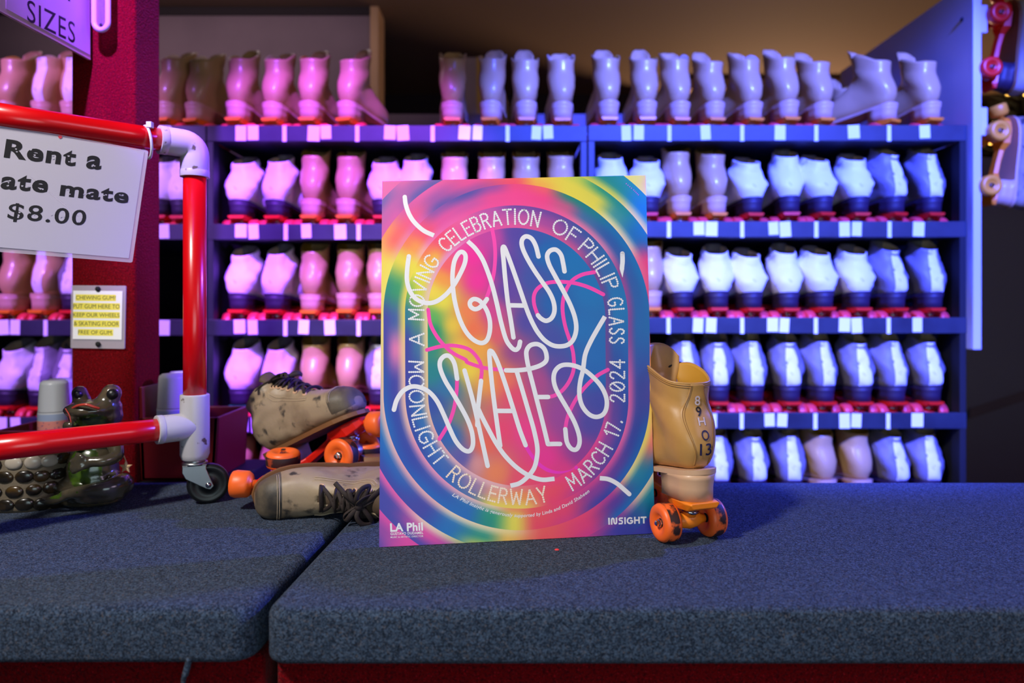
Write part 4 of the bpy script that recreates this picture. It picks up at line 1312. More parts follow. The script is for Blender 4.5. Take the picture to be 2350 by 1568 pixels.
hC = Vector((-cos(radians(24)), -sin(radians(24)), 0)); uC = Vector((sin(radians(24)), -cos(radians(24)), -.08))
tC = Vector((-.474, 1.285, CT + .0465))
place(C_, tC - hC * .27 * 1.05, tC, uC, 1.05)
place(B_, P(622, 1048, 1.50), P(834, 936, 1.41), Vector((-.2, .1, 1)), (1.09, .96))

# ------------------------------------------------------------------ poster
PTL, PTR, PBR, PBL = P(877, 416, 1.209), P(1482, 402, 1.197), P(1503, 1226, 1.1754), P(870, 1258, 1.108)
PBR.z = PBL.z = CT + 0.0008
def solve_h(src, dst):
    n = 8; A = []
    for (x, y), (u, v) in zip(src, dst):
        A.append([x, y, 1, 0, 0, 0, -u * x, -u * y, u]); A.append([0, 0, 0, x, y, 1, -v * x, -v * y, v])
    for i in range(n):
        p = max(range(i, n), key=lambda r: abs(A[r][i])); A[i], A[p] = A[p], A[i]
        for r in range(n):
            if r != i:
                k = A[r][i] / A[i][i]
                for c in range(i, n + 1): A[r][c] -= k * A[i][c]
    return [A[i][n] / A[i][i] for i in range(n)] + [1.0]
HM = solve_h([(877, 416), (1482, 402), (1503, 1226), (870, 1258)], [(0, 0), (1, 0), (1, 1), (0, 1)])
def uv(px, py):
    d = HM[6] * px + HM[7] * py + 1
    return (HM[0] * px + HM[1] * py + HM[2]) / d, (HM[3] * px + HM[4] * py + HM[5]) / d
PF = quad_thing([PTL, PTR, PBR, PBL], 0)
po = empty('event_poster', (PBL + PBR) / 2, 'colourful event poster with looping white lettering standing on the counter', 'poster')
def pq(px, py, off):
    u, v = uv(px, py); return PF(u, v, off) - Vector(po.location)

# foam board body
n = 30; mb = MB()
fr_ = [PF(i / n, j / n, -.0002) - Vector(po.location) for j in range(n + 1) for i in range(n + 1)]
bk_ = [PF(i / n, j / n, -.005) - Vector(po.location) for j in range(n + 1) for i in range(n + 1)]
N1 = n + 1
fs = [(j * N1 + i, j * N1 + i + 1, (j + 1) * N1 + i + 1, (j + 1) * N1 + i) for j in range(n) for i in range(n)]
fb = [tuple(N1 * N1 + k for k in reversed(q)) for q in fs]
edge = [i for i in range(N1)] + [j * N1 + n for j in range(1, N1)] + [n * N1 + i for i in range(n - 1, -1, -1)] + [j * N1 for j in range(n - 1, 0, -1)]
m_ = N1 * N1
fe = [(edge[k], m_ + edge[k], m_ + edge[(k + 1) % len(edge)], edge[(k + 1) % len(edge)]) for k in range(len(edge))]
mb.add(fr_ + bk_, fs + fb + fe, 0, False).build('backing_board', M['board'], po, fix=True)

Z1 = lambda x, y: (860 + x / 3.5606, 390 + y / 3.5606)
Z2 = lambda x, y: (860 + x / 3.4848, 820 + y / 3.4848)
SXC, SY0, SY1 = 1185.5, 728.0, 914.0
PER = 2 * pi * 230 + 2 * (SY1 - SY0)
def stad(r, a):
    """a in 0..360 clockwise from the top along the ring; returns px,py and outward normal"""
    s = (a % 360) / 360 * PER
    q = pi * 230 / 2; L = SY1 - SY0
    if s < q: th = s / 230; return SXC + r * sin(th), SY0 - r * cos(th), sin(th), -cos(th)
    s -= q
    if s < L: return SXC + r, SY0 + s, 1, 0
    s -= L
    if s < 2 * q: th = pi / 2 + s / 230; return SXC + r * sin(th), SY1 - r * cos(th), sin(th), -cos(th)
    s -= 2 * q
    if s < L: return SXC - r, SY1 - s, -1, 0
    s -= L
    th = 1.5 * pi + s / 230; return SXC + r * sin(th), SY0 - r * cos(th), sin(th), -cos(th)
def ang(px, py):
    q = pi * 230 / 2; L = SY1 - SY0; dx = px - SXC
    if py < SY0:
        th = atan2(dx, SY0 - py); s = th * 230
    elif py > SY1:
        th = atan2(dx, SY1 - py) % (2 * pi)
        s = q + L + (th - pi / 2) * 230
    else:
        s = q + (py - SY0) if dx > 0 else q + L + 2 * q + (SY1 - py)
    return (s / PER * 360) % 360
# colours printed on each band: (zoom, x, y, inner, middle, outer)
K1 = [(Z1, 1180, 390, (232, 84, 160), (196, 80, 165), (112, 66, 164)), (Z1, 1430, 430, (222, 80, 152), (170, 70, 160), (110, 64, 160)), (Z1, 1700, 540, (205, 82, 150), (110, 78, 165), (50, 84, 166)),
      (Z1, 1880, 780, (120, 60, 145), (50, 100, 172), (30, 108, 178)), (Z1, 1975, 1100, (96, 62, 152), (8, 118, 186), (0, 116, 186)), (Z2, 1950, 150, (112, 60, 150), (40, 70, 165), (20, 88, 180)),
      (Z2, 1950, 420, (190, 66, 150), (88, 60, 160), (40, 66, 168)), (Z2, 1880, 700, (238, 62, 150), (140, 60, 158), (60, 62, 166)), (Z2, 1760, 880, (240, 56, 140), (178, 56, 152), (110, 60, 160)),
      (Z2, 1600, 1040, (248, 52, 130), (240, 56, 120), (206, 56, 140)), (Z2, 1400, 1110, (250, 60, 120), (248, 70, 100), (245, 58, 112)), (Z2, 1150, 1140, (240, 120, 130), (247, 150, 80), (245, 215, 90)),
      (Z2, 950, 1110, (236, 176, 186), (240, 160, 130), (240, 216, 84)), (Z2, 780, 1030, (238, 180, 190), (150, 120, 170), (80, 110, 170)), (Z2, 600, 920, (238, 178, 190), (60, 96, 178), (26, 96, 188)),
      (Z2, 440, 720, (240, 170, 178), (40, 104, 188), (36, 70, 170)), (Z2, 340, 470, (242, 196, 168), (30, 104, 178), (40, 60, 166)), (Z2, 310, 200, (242, 208, 150), (50, 70, 168), (58, 60, 165)),
      (Z1, 330, 1450, (240, 214, 150), (56, 110, 160), (58, 60, 165)), (Z1, 330, 1200, (238, 214, 160), (90, 150, 110), (30, 120, 150)), (Z1, 330, 1030, (236, 200, 180), (214, 214, 70), (120, 180, 80)),
      (Z1, 390, 870, (236, 170, 200), (238, 222, 66), (240, 224, 70)), (Z1, 480, 730, (236, 150, 200), (246, 180, 66), (248, 120, 84)), (Z1, 580, 620, (236, 140, 200), (245, 80, 110), (244, 66, 120)),
      (Z1, 760, 500, (232, 96, 175), (236, 74, 160), (236, 86, 160)), (Z1, 960, 420, (230, 78, 165), (206, 76, 165), (190, 76, 170))]
K2 = [(Z1, 1170, 200, (248, 70, 150), (246, 64, 148), (240, 64, 130)), (Z1, 1380, 230, (246, 72, 150), (246, 64, 140), (246, 90, 110)), (Z1, 1570, 300, (244, 92, 160), (200, 90, 140), (20, 134, 120)),
      (Z1, 1720, 400, (240, 120, 170), (60, 110, 165), (0, 128, 140)), (Z1, 1900, 580, (226, 130, 180), (40, 88, 172), (0, 112, 180)), (Z1, 2080, 850, (160, 66, 150), (40, 90, 172), (0, 112, 184)),
      (Z1, 2150, 1250, (140, 62, 152), (20, 100, 178), (16, 104, 180)), (Z2, 2130, 300, (224, 92, 168), (60, 66, 166), (64, 62, 166)), (Z2, 2070, 620, (236, 100, 170), (50, 64, 168), (16, 96, 186)),
      (Z2, 1950, 870, (226, 80, 160), (90, 58, 160), (20, 100, 188)), (Z2, 1750, 1100, (214, 60, 145), (140, 56, 156), (60, 60, 168)), (Z2, 1500, 1260, (244, 60, 116), (240, 62, 112), (226, 58, 130)),
      (Z2, 1280, 1310, (246, 84, 92), (246, 76, 94), (244, 66, 100)), (Z2, 1100, 1310, (244, 150, 90), (238, 220, 80), (236, 220, 80)), (Z2, 900, 1280, (240, 210, 170), (20, 148, 126), (16, 140, 130)),
      (Z2, 740, 1200, (242, 190, 190), (10, 104, 184), (0, 104, 190)), (Z2, 500, 1010, (240, 150, 190), (40, 76, 178), (10, 96, 190)), (Z2, 320, 800, (242, 150, 185), (40, 60, 170), (22, 78, 182)),
      (Z2, 200, 560, (244, 190, 180), (40, 64, 168), (12, 96, 186)), (Z2, 160, 250, (244, 196, 176), (60, 60, 166), (30, 80, 176)), (Z1, 160, 1500, (240, 200, 150), (226, 120, 180), (64, 60, 166)),
      (Z1, 160, 1250, (236, 214, 100), (60, 90, 164), (62, 60, 166)), (Z1, 160, 1000, (238, 214, 90), (40, 150, 106), (20, 138, 118)), (Z1, 230, 760, (240, 222, 70), (240, 214, 68), (230, 212, 70)),
      (Z1, 290, 620, (246, 170, 170), (248, 150, 74), (246, 120, 80)), (Z1, 380, 480, (240, 110, 180), (244, 72, 116), (240, 66, 130)), (Z1, 520, 360, (238, 90, 172), (226, 70, 160), (140, 66, 165)),
      (Z1, 780, 230, (238, 74, 160), (200, 72, 165), (70, 66, 166)), (Z1, 980, 190, (244, 68, 155), (236, 66, 150), (150, 66, 165))]
K3 = [(Z1, 1150, 100, (244, 70, 110), (246, 90, 100), (246, 110, 90)), (Z1, 1350, 110, (246, 170, 76), (240, 196, 74), (240, 200, 74)), (Z1, 1600, 160, (236, 216, 78), (232, 216, 78), (190, 206, 80)),
      (Z1, 1800, 270, (236, 220, 84), (226, 214, 80), (30, 150, 120)), (Z1, 1950, 390, (240, 226, 170), (60, 150, 150), (16, 140, 130)), (Z1, 2090, 560, (240, 210, 190), (10, 110, 182), (0, 116, 186)),
      (Z1, 2200, 760, (246, 100, 150), (246, 62, 130), (30, 90, 176)), (Z1, 2240, 1100, (246, 62, 130), (246, 62, 130), (240, 66, 120)), (Z2, 2230, 300, (250, 200, 80), (246, 130, 80), (244, 70, 120)),
      (Z2, 2200, 640, (244, 226, 110), (244, 120, 110), (60, 80, 170)), (Z2, 2080, 920, (244, 224, 150), (30, 130, 170), (0, 122, 180)), (Z2, 1900, 1150, (190, 60, 150), (90, 56, 160), (20, 104, 186)),
      (Z2, 1650, 1330, (244, 66, 116), (236, 60, 124), (216, 56, 140)), (Z2, 1350, 1430, (246, 90, 92), (246, 84, 96), (244, 76, 100)), (Z2, 1050, 1430, (242, 218, 150), (240, 190, 90), (238, 150, 90)),
      (Z2, 850, 1420, (242, 220, 180), (40, 150, 128), (220, 214, 90)), (Z2, 600, 1330, (242, 216, 190), (20, 110, 186), (0, 110, 190)), (Z2, 400, 1180, (242, 180, 186), (60, 60, 168), (60, 60, 168)),
      (Z2, 200, 950, (242, 170, 184), (24, 90, 184), (50, 62, 170)), (Z2, 80, 700, (240, 190, 190), (0, 100, 190), (60, 60, 168)), (Z1, 70, 1300, (238, 216, 130), (238, 210, 130), (240, 214, 130)),
      (Z1, 90, 800, (240, 222, 90), (242, 214, 80), (240, 200, 90)), (Z1, 150, 560, (240, 130, 160), (246, 96, 96), (246, 140, 84)), (Z1, 280, 360, (232, 80, 165), (236, 70, 140), (214, 70, 160)),
      (Z1, 480, 210, (90, 66, 166), (160, 68, 165), (226, 76, 165)), (Z1, 800, 110, (160, 68, 160), (232, 66, 150), (236, 70, 140))]
K4 = [(Z1, 330, 150, (76, 66, 166), (160, 70, 165), (222, 76, 165)), (Z1, 100, 330, (214, 72, 165), (190, 72, 165), (90, 66, 166)), (Z1, 1990, 130, (226, 216, 80), (16, 140, 124), (16, 140, 124)),
      (Z1, 2180, 330, (242, 214, 180), (0, 120, 186), (0, 128, 160)), (Z2, 2200, 1100, (240, 214, 180), (0, 130, 160), (0, 124, 170)), (Z2, 1950, 1350, (130, 56, 158), (60, 60, 168), (60, 60, 168)),
      (Z2, 1500, 1480, (240, 66, 130), (240, 66, 130), (240, 66, 130)), (Z2, 900, 1480, (150, 190, 90), (60, 60, 168), (60, 60, 168)), (Z2, 400, 1400, (240, 216, 196), (226, 66, 165), (70, 60, 168)),
      (Z2, 150, 1130, (240, 92, 175), (64, 60, 168), (60, 60, 168)), (Z2, 60, 960, (240, 92, 175), (64, 60, 168), (60, 60, 168))]
K5 = [(Z1, 120, 130, (224, 78, 165), (222, 76, 165), (200, 74, 165)), (Z1, 2130, 80, (236, 220, 80), (226, 214, 80), (16, 140, 124)), (Z1, 2210, 200, (238, 214, 130), (236, 150, 140), (236, 150, 140)),
      (Z2, 2200, 1400, (60, 60, 168), (60, 60, 168), (60, 60, 168)), (Z2, 300, 1480, (226, 66, 165), (226, 66, 165), (200, 60, 165)), (Z2, 80, 1350, (226, 70, 170), (150, 62, 166), (60, 60, 168))]
def band_fn(keys):
    ks = sorted([(ang(*k[0](k[1], k[2])), k[3], k[4], k[5]) for k in keys], key=lambda q: q[0])
    def fn(a, t):
        a %= 360
        n = len(ks); i1 = next((i for i in range(n) if ks[i][0] > a), 0); i0 = (i1 - 1) % n
        a0, a1 = ks[i0][0], ks[i1][0]
        if a1 <= a0: a1 += 360
        aa = a if a >= a0 else a + 360
        f = (aa - a0) / max(1e-6, a1 - a0); f = f * f * (3 - 2 * f)
        c = []
        for ch in range(3):
            I = ks[i0][1][ch] * (1 - f) + ks[i1][1][ch] * f; Mm = ks[i0][2][ch] * (1 - f) + ks[i1][2][ch] * f; Oo = ks[i0][3][ch] * (1 - f) + ks[i1][3][ch] * f
            g = t / .45 if t < .45 else (t - .45) / .55
            g = g * g * (3 - 2 * g)
            c.append(I * (1 - g) + Mm * g if t < .45 else Mm * (1 - g) + Oo * g)
        return c
    return fn
IN = [(Z1, 1170, 520, (84, 62, 166)), (Z1, 960, 560, (200, 60, 165)), (Z1, 800, 720, (250, 30, 160)), (Z1, 680, 640, (238, 70, 165)), (Z1, 850, 920, (250, 36, 160)), (Z1, 600, 800, (250, 90, 110)), (Z1, 560, 900, (250, 160, 64)), (Z1, 480, 1020, (248, 220, 72)),
      (Z1, 560, 1090, (240, 226, 70)), (Z1, 470, 1230, (90, 180, 90)), (Z1, 470, 1340, (0, 140, 112)), (Z1, 440, 1440, (16, 140, 130)), (Z1, 640, 1290, (246, 206, 62)), (Z1, 760, 1180, (250, 130, 76)), (Z1, 800, 1320, (250, 110, 70)),
      (Z1, 700, 1480, (252, 200, 60)), (Z1, 870, 1470, (250, 170, 60)), (Z1, 1000, 1350, (232, 84, 110)), (Z1, 960, 1180, (220, 60, 150)), (Z1, 1100, 1000, (96, 62, 166)), (Z1, 1100, 800, (84, 62, 166)), (Z1, 1250, 1250, (76, 64, 166)),
      (Z1, 1150, 1480, (150, 60, 140)), (Z1, 1400, 680, (10, 104, 182)), (Z1, 1300, 560, (50, 84, 174)), (Z1, 1650, 760, (0, 114, 186)), (Z1, 1750, 1000, (0, 114, 186)), (Z1, 1700, 1300, (0, 110, 186)), (Z1, 1480, 1100, (10, 96, 178)), (Z1, 1450, 1400, (60, 70, 168)),
      (Z1, 1800, 1520, (0, 104, 186)), (Z1, 1300, 900, (60, 80, 170)), (Z2, 470, 150, (10, 130, 140)), (Z2, 460, 400, (40, 70, 168)), (Z2, 570, 250, (30, 110, 170)), (Z2, 600, 640, (20, 98, 186)), (Z2, 520, 620, (40, 80, 175)), (Z2, 700, 820, (80, 76, 172)),
      (Z2, 680, 500, (120, 130, 120)), (Z2, 760, 120, (250, 214, 60)), (Z2, 900, 200, (250, 160, 60)), (Z2, 1030, 200, (248, 110, 80)), (Z2, 1000, 600, (246, 50, 110)), (Z2, 860, 720, (248, 96, 66)), (Z2, 800, 560, (240, 120, 90)), (Z2, 950, 930, (246, 130, 80)), (Z2, 800, 860, (230, 150, 150)),
      (Z2, 1200, 600, (250, 40, 140)), (Z2, 1350, 820, (246, 28, 150)), (Z2, 1120, 330, (240, 60, 110)), (Z2, 1300, 200, (180, 60, 140)), (Z2, 1500, 480, (160, 54, 156)), (Z2, 1720, 520, (76, 62, 166)), (Z2, 1800, 350, (60, 64, 168)), (Z2, 1620, 760, (150, 50, 152)), (Z2, 1500, 930, (236, 44, 136)),
      (Z2, 1760, 120, (0, 100, 186)), (Z2, 1480, 120, (80, 62, 166)), (Z2, 1180, 1000, (246, 70, 106)), (Z2, 1300, 940, (248, 56, 112))]
INP = [(k[0](k[1], k[2]), k[3]) for k in IN]
def inner_col(px, py):
    W = 0; c = [0, 0, 0]
    for (x, y), q in INP:
        d2 = (px - x) ** 2 + (py - y) ** 2 + 260
        w = d2 ** -1.7
        W += w
        for i in range(3): c[i] += q[i] * w
    return [v / W for v in c]

bm = bmesh.new(); cl_ = bm.verts.layers.float_color.new('print')
NA = 288
ALB = 0.95
def ring_mesh(r0, r1, nr, fn, wrap=True):
    rows = []
    for i in range(nr + 1):
        t = i / nr; r = r0 + (r1 - r0) * t; row = []
        for j in range(NA):
            a = 360 * j / NA
            x, y, _, _ = stad(r, a)
            u, v = uv(x, y)
            bv = bm.verts.new((u, v, 0)); c = fn(a, t, x, y)
            bv[cl_] = (lin(c[0]) * ALB, lin(c[1]) * ALB, lin(c[2]) * ALB, 1); row.append(bv)
        rows.append(row)
    for i in range(nr):
        for j in range(NA):
            k = (j + 1) % NA
            try: bm.faces.new((rows[i][j], rows[i][k], rows[i + 1][k], rows[i + 1][j]))
            except ValueError: pass
ring_mesh(2.0, 204, 26, lambda a, t, x, y: inner_col(x, y))
ring_mesh(0.0, 2.0, 1, lambda a, t, x, y: inner_col(x, y))
for (r0, r1, K) in ((204, 256, K1), (256, 305.5, K2), (305.5, 356, K3), (356, 408, K4), (408, 470, K5)):
    fn = band_fn(K)
    ring_mesh(r0, r1, 8, lambda a, t, x, y, fn=fn: fn(a, t))
for co, no in (((0, 0, 0), (-1, 0, 0)), ((1, 0, 0), (1, 0, 0)), ((0, 0, 0), (0, -1, 0)), ((0, 1, 0), (0, 1, 0))):
    bmesh.ops.bisect_plane(bm, geom=bm.verts[:] + bm.edges[:] + bm.faces[:], plane_co=co, plane_no=no, clear_outer=True)
for v in bm.verts:
    v.co = PF(v.co.x, v.co.y, 0.0) - Vector(po.location)
me = bpy.data.meshes.new('printed_face'); bm.to_mesh(me); bm.free()
for p in me.polygons: p.use_smooth = False
new_obj('printed_face', me, po, [M['poster_print']])

# line lettering
def ribbon(mb, pts, w, off, per=8, c0=True, c1=True, taper=None):
    q = catmull([Vector((x, y, 0)) for x, y in pts], per)
    n = len(q); L = []; R = []
    for i, p in enumerate(q):
        t = (q[min(i + 1, n - 1)] - q[max(i - 1, 0)])
        if t.length < 1e-6: t = Vector((1, 0, 0))
        t.normalize(); nn = Vector((-t.y, t.x, 0))
        k = w / 2
        if taper:
            s = i / (n - 1)
            k *= min(1, .05 + (s / taper[0] if taper[0] else 1)) * min(1, .05 + ((1 - s) / taper[1] if taper[1] else 1))
        L.append(p + nn * k); R.append(p - nn * k)
    vs = [pq(p.x, p.y, off) for p in L] + [pq(p.x, p.y, off) for p in R]
    mb.add(vs, [(i, i + 1, n + i + 1, n + i) for i in range(n - 1)], 0, False)
    for flag, p in ((c0, q[0]), (c1, q[-1])):
        if flag:
            mb.add([pq(p.x + w / 2 * cos(2 * pi * k / 14), p.y + w / 2 * sin(2 * pi * k / 14), off) for k in range(14)], [tuple(range(14))], 0, False)
def z1(*pts): return [Z1(*p) for p in pts]
def z2(*pts): return [Z2(*p) for p in pts]
pk = MB(); WP = 8.6
for s in (z1((970, 490), (988, 600), (992, 720), (978, 860), (945, 980), (918, 1055)),
          z1((438, 1165), (455, 1280), (505, 1380), (575, 1465), (650, 1525), (740, 1570)) + z2((740, 60), (850, 95), (940, 108), (1030, 112)),
          z1((425, 1497), (540, 1465), (640, 1456), (740, 1473), (800, 1508)) + z2((836, 50), (852, 120), (845, 195)),
          z1((1333, 1190), (1305, 1100), (1308, 1020), (1350, 960), (1430, 922), (1540, 914), (1650, 925), (1760, 958), (1870, 1010)),
          z1((1798, 830), (1700, 852), (1620, 900), (1572, 970), (1543, 1060), (1538, 1160), (1558, 1280), (1595, 1400), (1620, 1500)) + z2((1588, 90), (1555, 185), (1500, 262), (1440, 305), (1390, 322)),
          z2((1862, 92), (1780, 140), (1700, 212), (1630, 295), (1570, 395), (1532, 490), (1515, 575)),
          z2((655, 195), (650, 290), (630, 420), (590, 540), (545, 620), (510, 675))):
    ribbon(pk, s, WP, .00008)
pk.build('pink_lines', M['ink_pink'], po)
mg = MB(); ribbon(mg, z2((1195, 715), (1240, 790), (1300, 862), (1370, 908), (1450, 926), (1530, 915), (1600, 885)), 8.6, .00008, taper=(0, .5)); mg.build('magenta_line', M['ink_magenta'], po)
wt = MB(); W_ = 10.4; O2 = .00014
S_ = [
    (z1((250, 226), (258, 290), (285, 370), (330, 440), (405, 508), (490, 548)), True, False),
    (z1((282, 725), (268, 830), (266, 930), (290, 1015), (340, 1078), (420, 1110), (500, 1098), (580, 1042), (645, 965), (700, 870), (742, 775), (748, 710), (722, 682), (690, 697), (657, 760), (642, 850), (641, 950), (655, 1080), (690, 1220),
        (740, 1330), (800, 1400), (865, 1430), (912, 1410), (938, 1345), (943, 1260), (925, 1180), (893, 1120), (855, 1080), (812, 1070), (782, 1095), (785, 1130), (815, 1152), (850, 1145), (885, 1115), (905, 1090), (920, 1068)), True, True),
    (z1((768, 592), (830, 652), (888, 740), (932, 850), (968, 965), (1000, 1100), (1032, 1250), (1070, 1390), (1110, 1455), (1147, 1480), (1175, 1458), (1187, 1412)), False, True),
    (z1((1133, 1378), (1115, 1250), (1092, 1100), (1072, 900), (1060, 740), (1054, 660), (1060, 634), (1074, 650), (1105, 730), (1150, 860), (1200, 1010), (1250, 1160), (1290, 1255), (1335, 1335), (1395, 1402), (1470, 1440), (1560, 1435),
        (1618, 1390), (1646, 1305), (1638, 1210), (1600, 1100), (1540, 980), (1480, 870), (1432, 775), (1416, 705), (1440, 662), (1488, 652), (1528, 692), (1545, 760), (1556, 828)), True, True),
    (z1((1100, 1115), (1170, 1115), (1245, 1115)), False, False),
    (z1((1346, 710), (1325, 625), (1292, 565), (1248, 546), (1216, 570), (1211, 620), (1240, 700), (1300, 808), (1368, 910), (1430, 1000), (1464, 1080), (1470, 1155), (1446, 1212), (1402, 1236), (1360, 1218), (1335, 1192)), True, True),
    (z1((1882, 1190), (1820, 1295), (1762, 1400), (1718, 1505)) + z2((1663, 95), (1640, 190), (1631, 290), (1650, 380), (1700, 448), (1760, 474), (1818, 455), (1848, 400), (1848, 320), (1810, 232), (1740, 152), (1660, 92), (1572, 62),
        (1492, 66), (1442, 108), (1426, 170), (1440, 245), (1482, 325), (1540, 425), (1592, 525), (1624, 620), (1628, 690), (1603, 738), (1562, 734), (1527, 680), (1515, 578)), False, True),
    (z2((152, 450), (175, 372), (222, 302), (290, 264), (360, 268), (430, 302), (492, 372), (542, 472), (592, 590), (640, 690), (698, 755), (748, 766), (775, 715), (770, 625), (740, 530), (690, 430), (622, 312), (560, 210), (522, 115), (522, 52),
        (558, 12), (600, 16), (636, 75), (655, 192)), True, True),
    (z2((715, 125), (745, 235), (785, 390), (828, 590), (862, 750), (890, 882)), True, True),
    (z2((846, 205), (830, 330), (818, 440), (812, 560)), True, True),
    (z2((822, 430), (850, 492), (900, 590), (960, 700), (1030, 800), (1120, 890), (1220, 955), (1320, 986), (1424, 978)), False, False),
    (z2((992, 720), (970, 550), (948, 370), (930, 200), (918, 50), (915, -20), (922, -38), (945, -20), (985, 65), (1042, 235), (1102, 430), (1150, 590), (1195, 712)), True, True),
    (z2((965, 442), (1040, 441), (1112, 440)), False, False),
    (z2((1046, 116), (1130, 114), (1222, 102), (1312, 74), (1366, 34), (1370, -22), (1348, -72), (1300, -100), (1245, -90), (1214, -50), (1212, 5), (1230, 105), (1262, 235), (1295, 370), (1332, 520), (1374, 700)), True, True),
    (z2((1130, 118), (1172, 262), (1222, 440), (1262, 585), (1288, 720), (1284, 810), (1258, 900), (1200, 972), (1140, 1018), (1070, 1038)), False, False),
    (z2((1300, 324), (1340, 323), (1380, 322)), False, True),
    (z2((1374, 700), (1420, 698), (1472, 697)), False, True),
    (z2((1790, 968), (1860, 976), (1930, 1010), (1990, 1060), (2030, 1095)), False, True)]
for s, a, b in S_: ribbon(wt, s, W_, O2, 8, a, b)
ribbon(wt, z1((2026, 676), (2027, 740), (2022, 800), (2026, 868)), W_ * 1.0, O2, taper=(0, .35), c1=False)
ribbon(wt, z1((2026, 676), (2026, 690)), W_ * .9, O2)
wt.build('title_lettering', M['ink_white'], po)

# dotted ring lettering
G = {  # stroke capitals on a 1 x 1 box (width given), y up
    'A': (.8, [[(0, 0), (.4, 1), (.8, 0)], [(.14, .33), (.66, .33)]]), 'B': (.66, [[(0, 0), (0, 1), (.4, 1), (.58, .88), (.58, .66), (.4, .54), (0, .54)], [(.4, .54), (.64, .42), (.64, .14), (.42, 0), (0, 0)]]),
    'C': (.72, [[(.72, .84), (.55, .97), (.34, 1), (.14, .88), (.02, .66), (0, .4), (.1, .16), (.3, .01), (.55, .02), (.72, .15)]]), 'E': (.55, [[(.55, 1), (0, 1), (0, 0), (.55, 0)], [(0, .52), (.48, .52)]]),
    'F': (.55, [[(.55, 1), (0, 1), (0, 0)], [(0, .52), (.46, .52)]]), 'G': (.8, [[(.74, .84), (.58, .97), (.36, 1), (.14, .88), (.02, .66), (0, .4), (.1, .16), (.32, .01), (.58, .02), (.78, .18), (.78, .46), (.46, .46)]]),
    'H': (.7, [[(0, 0), (0, 1)], [(.7, 0), (.7, 1)], [(0, .52), (.7, .52)]]), 'I': (.06, [[(.03, 0), (.03, 1)]]), 'L': (.52, [[(0, 1), (0, 0), (.52, 0)]]),
    'M': (.84, [[(0, 0), (.04, 1), (.42, .36), (.80, 1), (.84, 0)]]), 'N': (.7, [[(0, 0), (0, 1), (.7, 0), (.7, 1)]]), 'O': (.92, [[(.46 + .46 * sin(2 * pi * k / 20), .5 + .5 * cos(2 * pi * k / 20)) for k in range(21)]]),
    'P': (.6, [[(0, 0), (0, 1), (.4, 1), (.58, .9), (.6, .7), (.5, .54), (0, .5)]]), 'R': (.64, [[(0, 0), (0, 1), (.4, 1), (.58, .9), (.6, .7), (.5, .54), (0, .5)], [(.34, .5), (.64, 0)]]),
    'S': (.6, [[(.56, .84), (.42, .98), (.2, .98), (.05, .84), (.08, .64), (.3, .52), (.54, .38), (.58, .18), (.42, .02), (.2, 0), (.02, .14)]]), 'T': (.7, [[(0, 1), (.7, 1)], [(.35, 1), (.35, 0)]]),
    'V': (.76, [[(0, 1), (.38, 0), (.76, 1)]]), 'W': (1.05, [[(0, 1), (.26, 0), (.525, .8), (.79, 0), (1.05, 1)]]), 'Y': (.74, [[(0, 1), (.37, .46), (.74, 1)], [(.37, .46), (.37, 0)]]),
    '0': (.74, [[(.37 + .37 * sin(2 * pi * k / 20), .5 + .5 * cos(2 * pi * k / 20)) for k in range(21)], [(.12, .22), (.62, .78)]]), '1': (.26, [[(0, .78), (.26, 1), (.26, 0)]]),
    '2': (.6, [[(.02, .76), (.12, .94), (.32, 1), (.52, .9), (.56, .7), (.44, .48), (0, 0), (.6, 0)]]), '4': (.66, [[(.5, 0), (.5, 1), (0, .3), (.66, .3)]]), '7': (.58, [[(0, 1), (.58, 1), (.18, 0)]]), ',': (.1, [[(.06, .06), (.03, .0)]])}
HT = 33.5
def ring_pos(s):
    return stad(230, s / PER * 360)
def dotted(word, p0, p1, ccw, mb):
    def sof(p): return ang(*p) / 360 * PER
    s0, s1 = sof(p0), sof(p1)
    if ccw:
        if s1 > s0: s0 += PER
    elif s1 < s0: s1 += PER
    total = abs(s1 - s0)
    wsum = sum(G[c][0] for c in word) * HT
    gap = .24 * HT; kx = 1.0
    if len(word) > 1:
        kx = min(1.0, (total - gap * (len(word) - 1)) / wsum)
        gap = (total - wsum * kx) / (len(word) - 1)
    x = 0.0
    if len(word) == 1: x = total / 2 - wsum / 2
    for ch in word:
        wd, strokes = G[ch]
        for st_ in strokes:
            pts = [(x + px * HT * kx, (py - .5) * HT) for px, py in st_]
            seg = [0]
            for a, b in zip(pts, pts[1:]): seg.append(seg[-1] + math.hypot(b[0] - a[0], b[1] - a[1]))
            L = seg[-1]; nd = max(1, round(L / 4.7))
            for k in range(nd + 1):
                d = L * k / nd
                i = max(j for j in range(len(seg)) if seg[j] <= d + 1e-9); i = min(i, len(pts) - 2)
                f = (d - seg[i]) / max(1e-9, seg[i + 1] - seg[i])
                qx = pts[i][0] + (pts[i + 1][0] - pts[i][0]) * f; qy = pts[i][1] + (pts[i + 1][1] - pts[i][1]) * f
                X, Y, nx, ny = ring_pos((s0 - qx) if ccw else (s0 + qx))
                sg = -1 if ccw else 1
                X += nx * qy * sg; Y += ny * qy * sg
                mb.add([pq(X + 2.45 * cos(2 * pi * q / 8), Y + 2.45 * sin(2 * pi * q / 8), .00020) for q in range(8)], [tuple(range(8))], 0, False)
        x += wd * HT * kx + gap
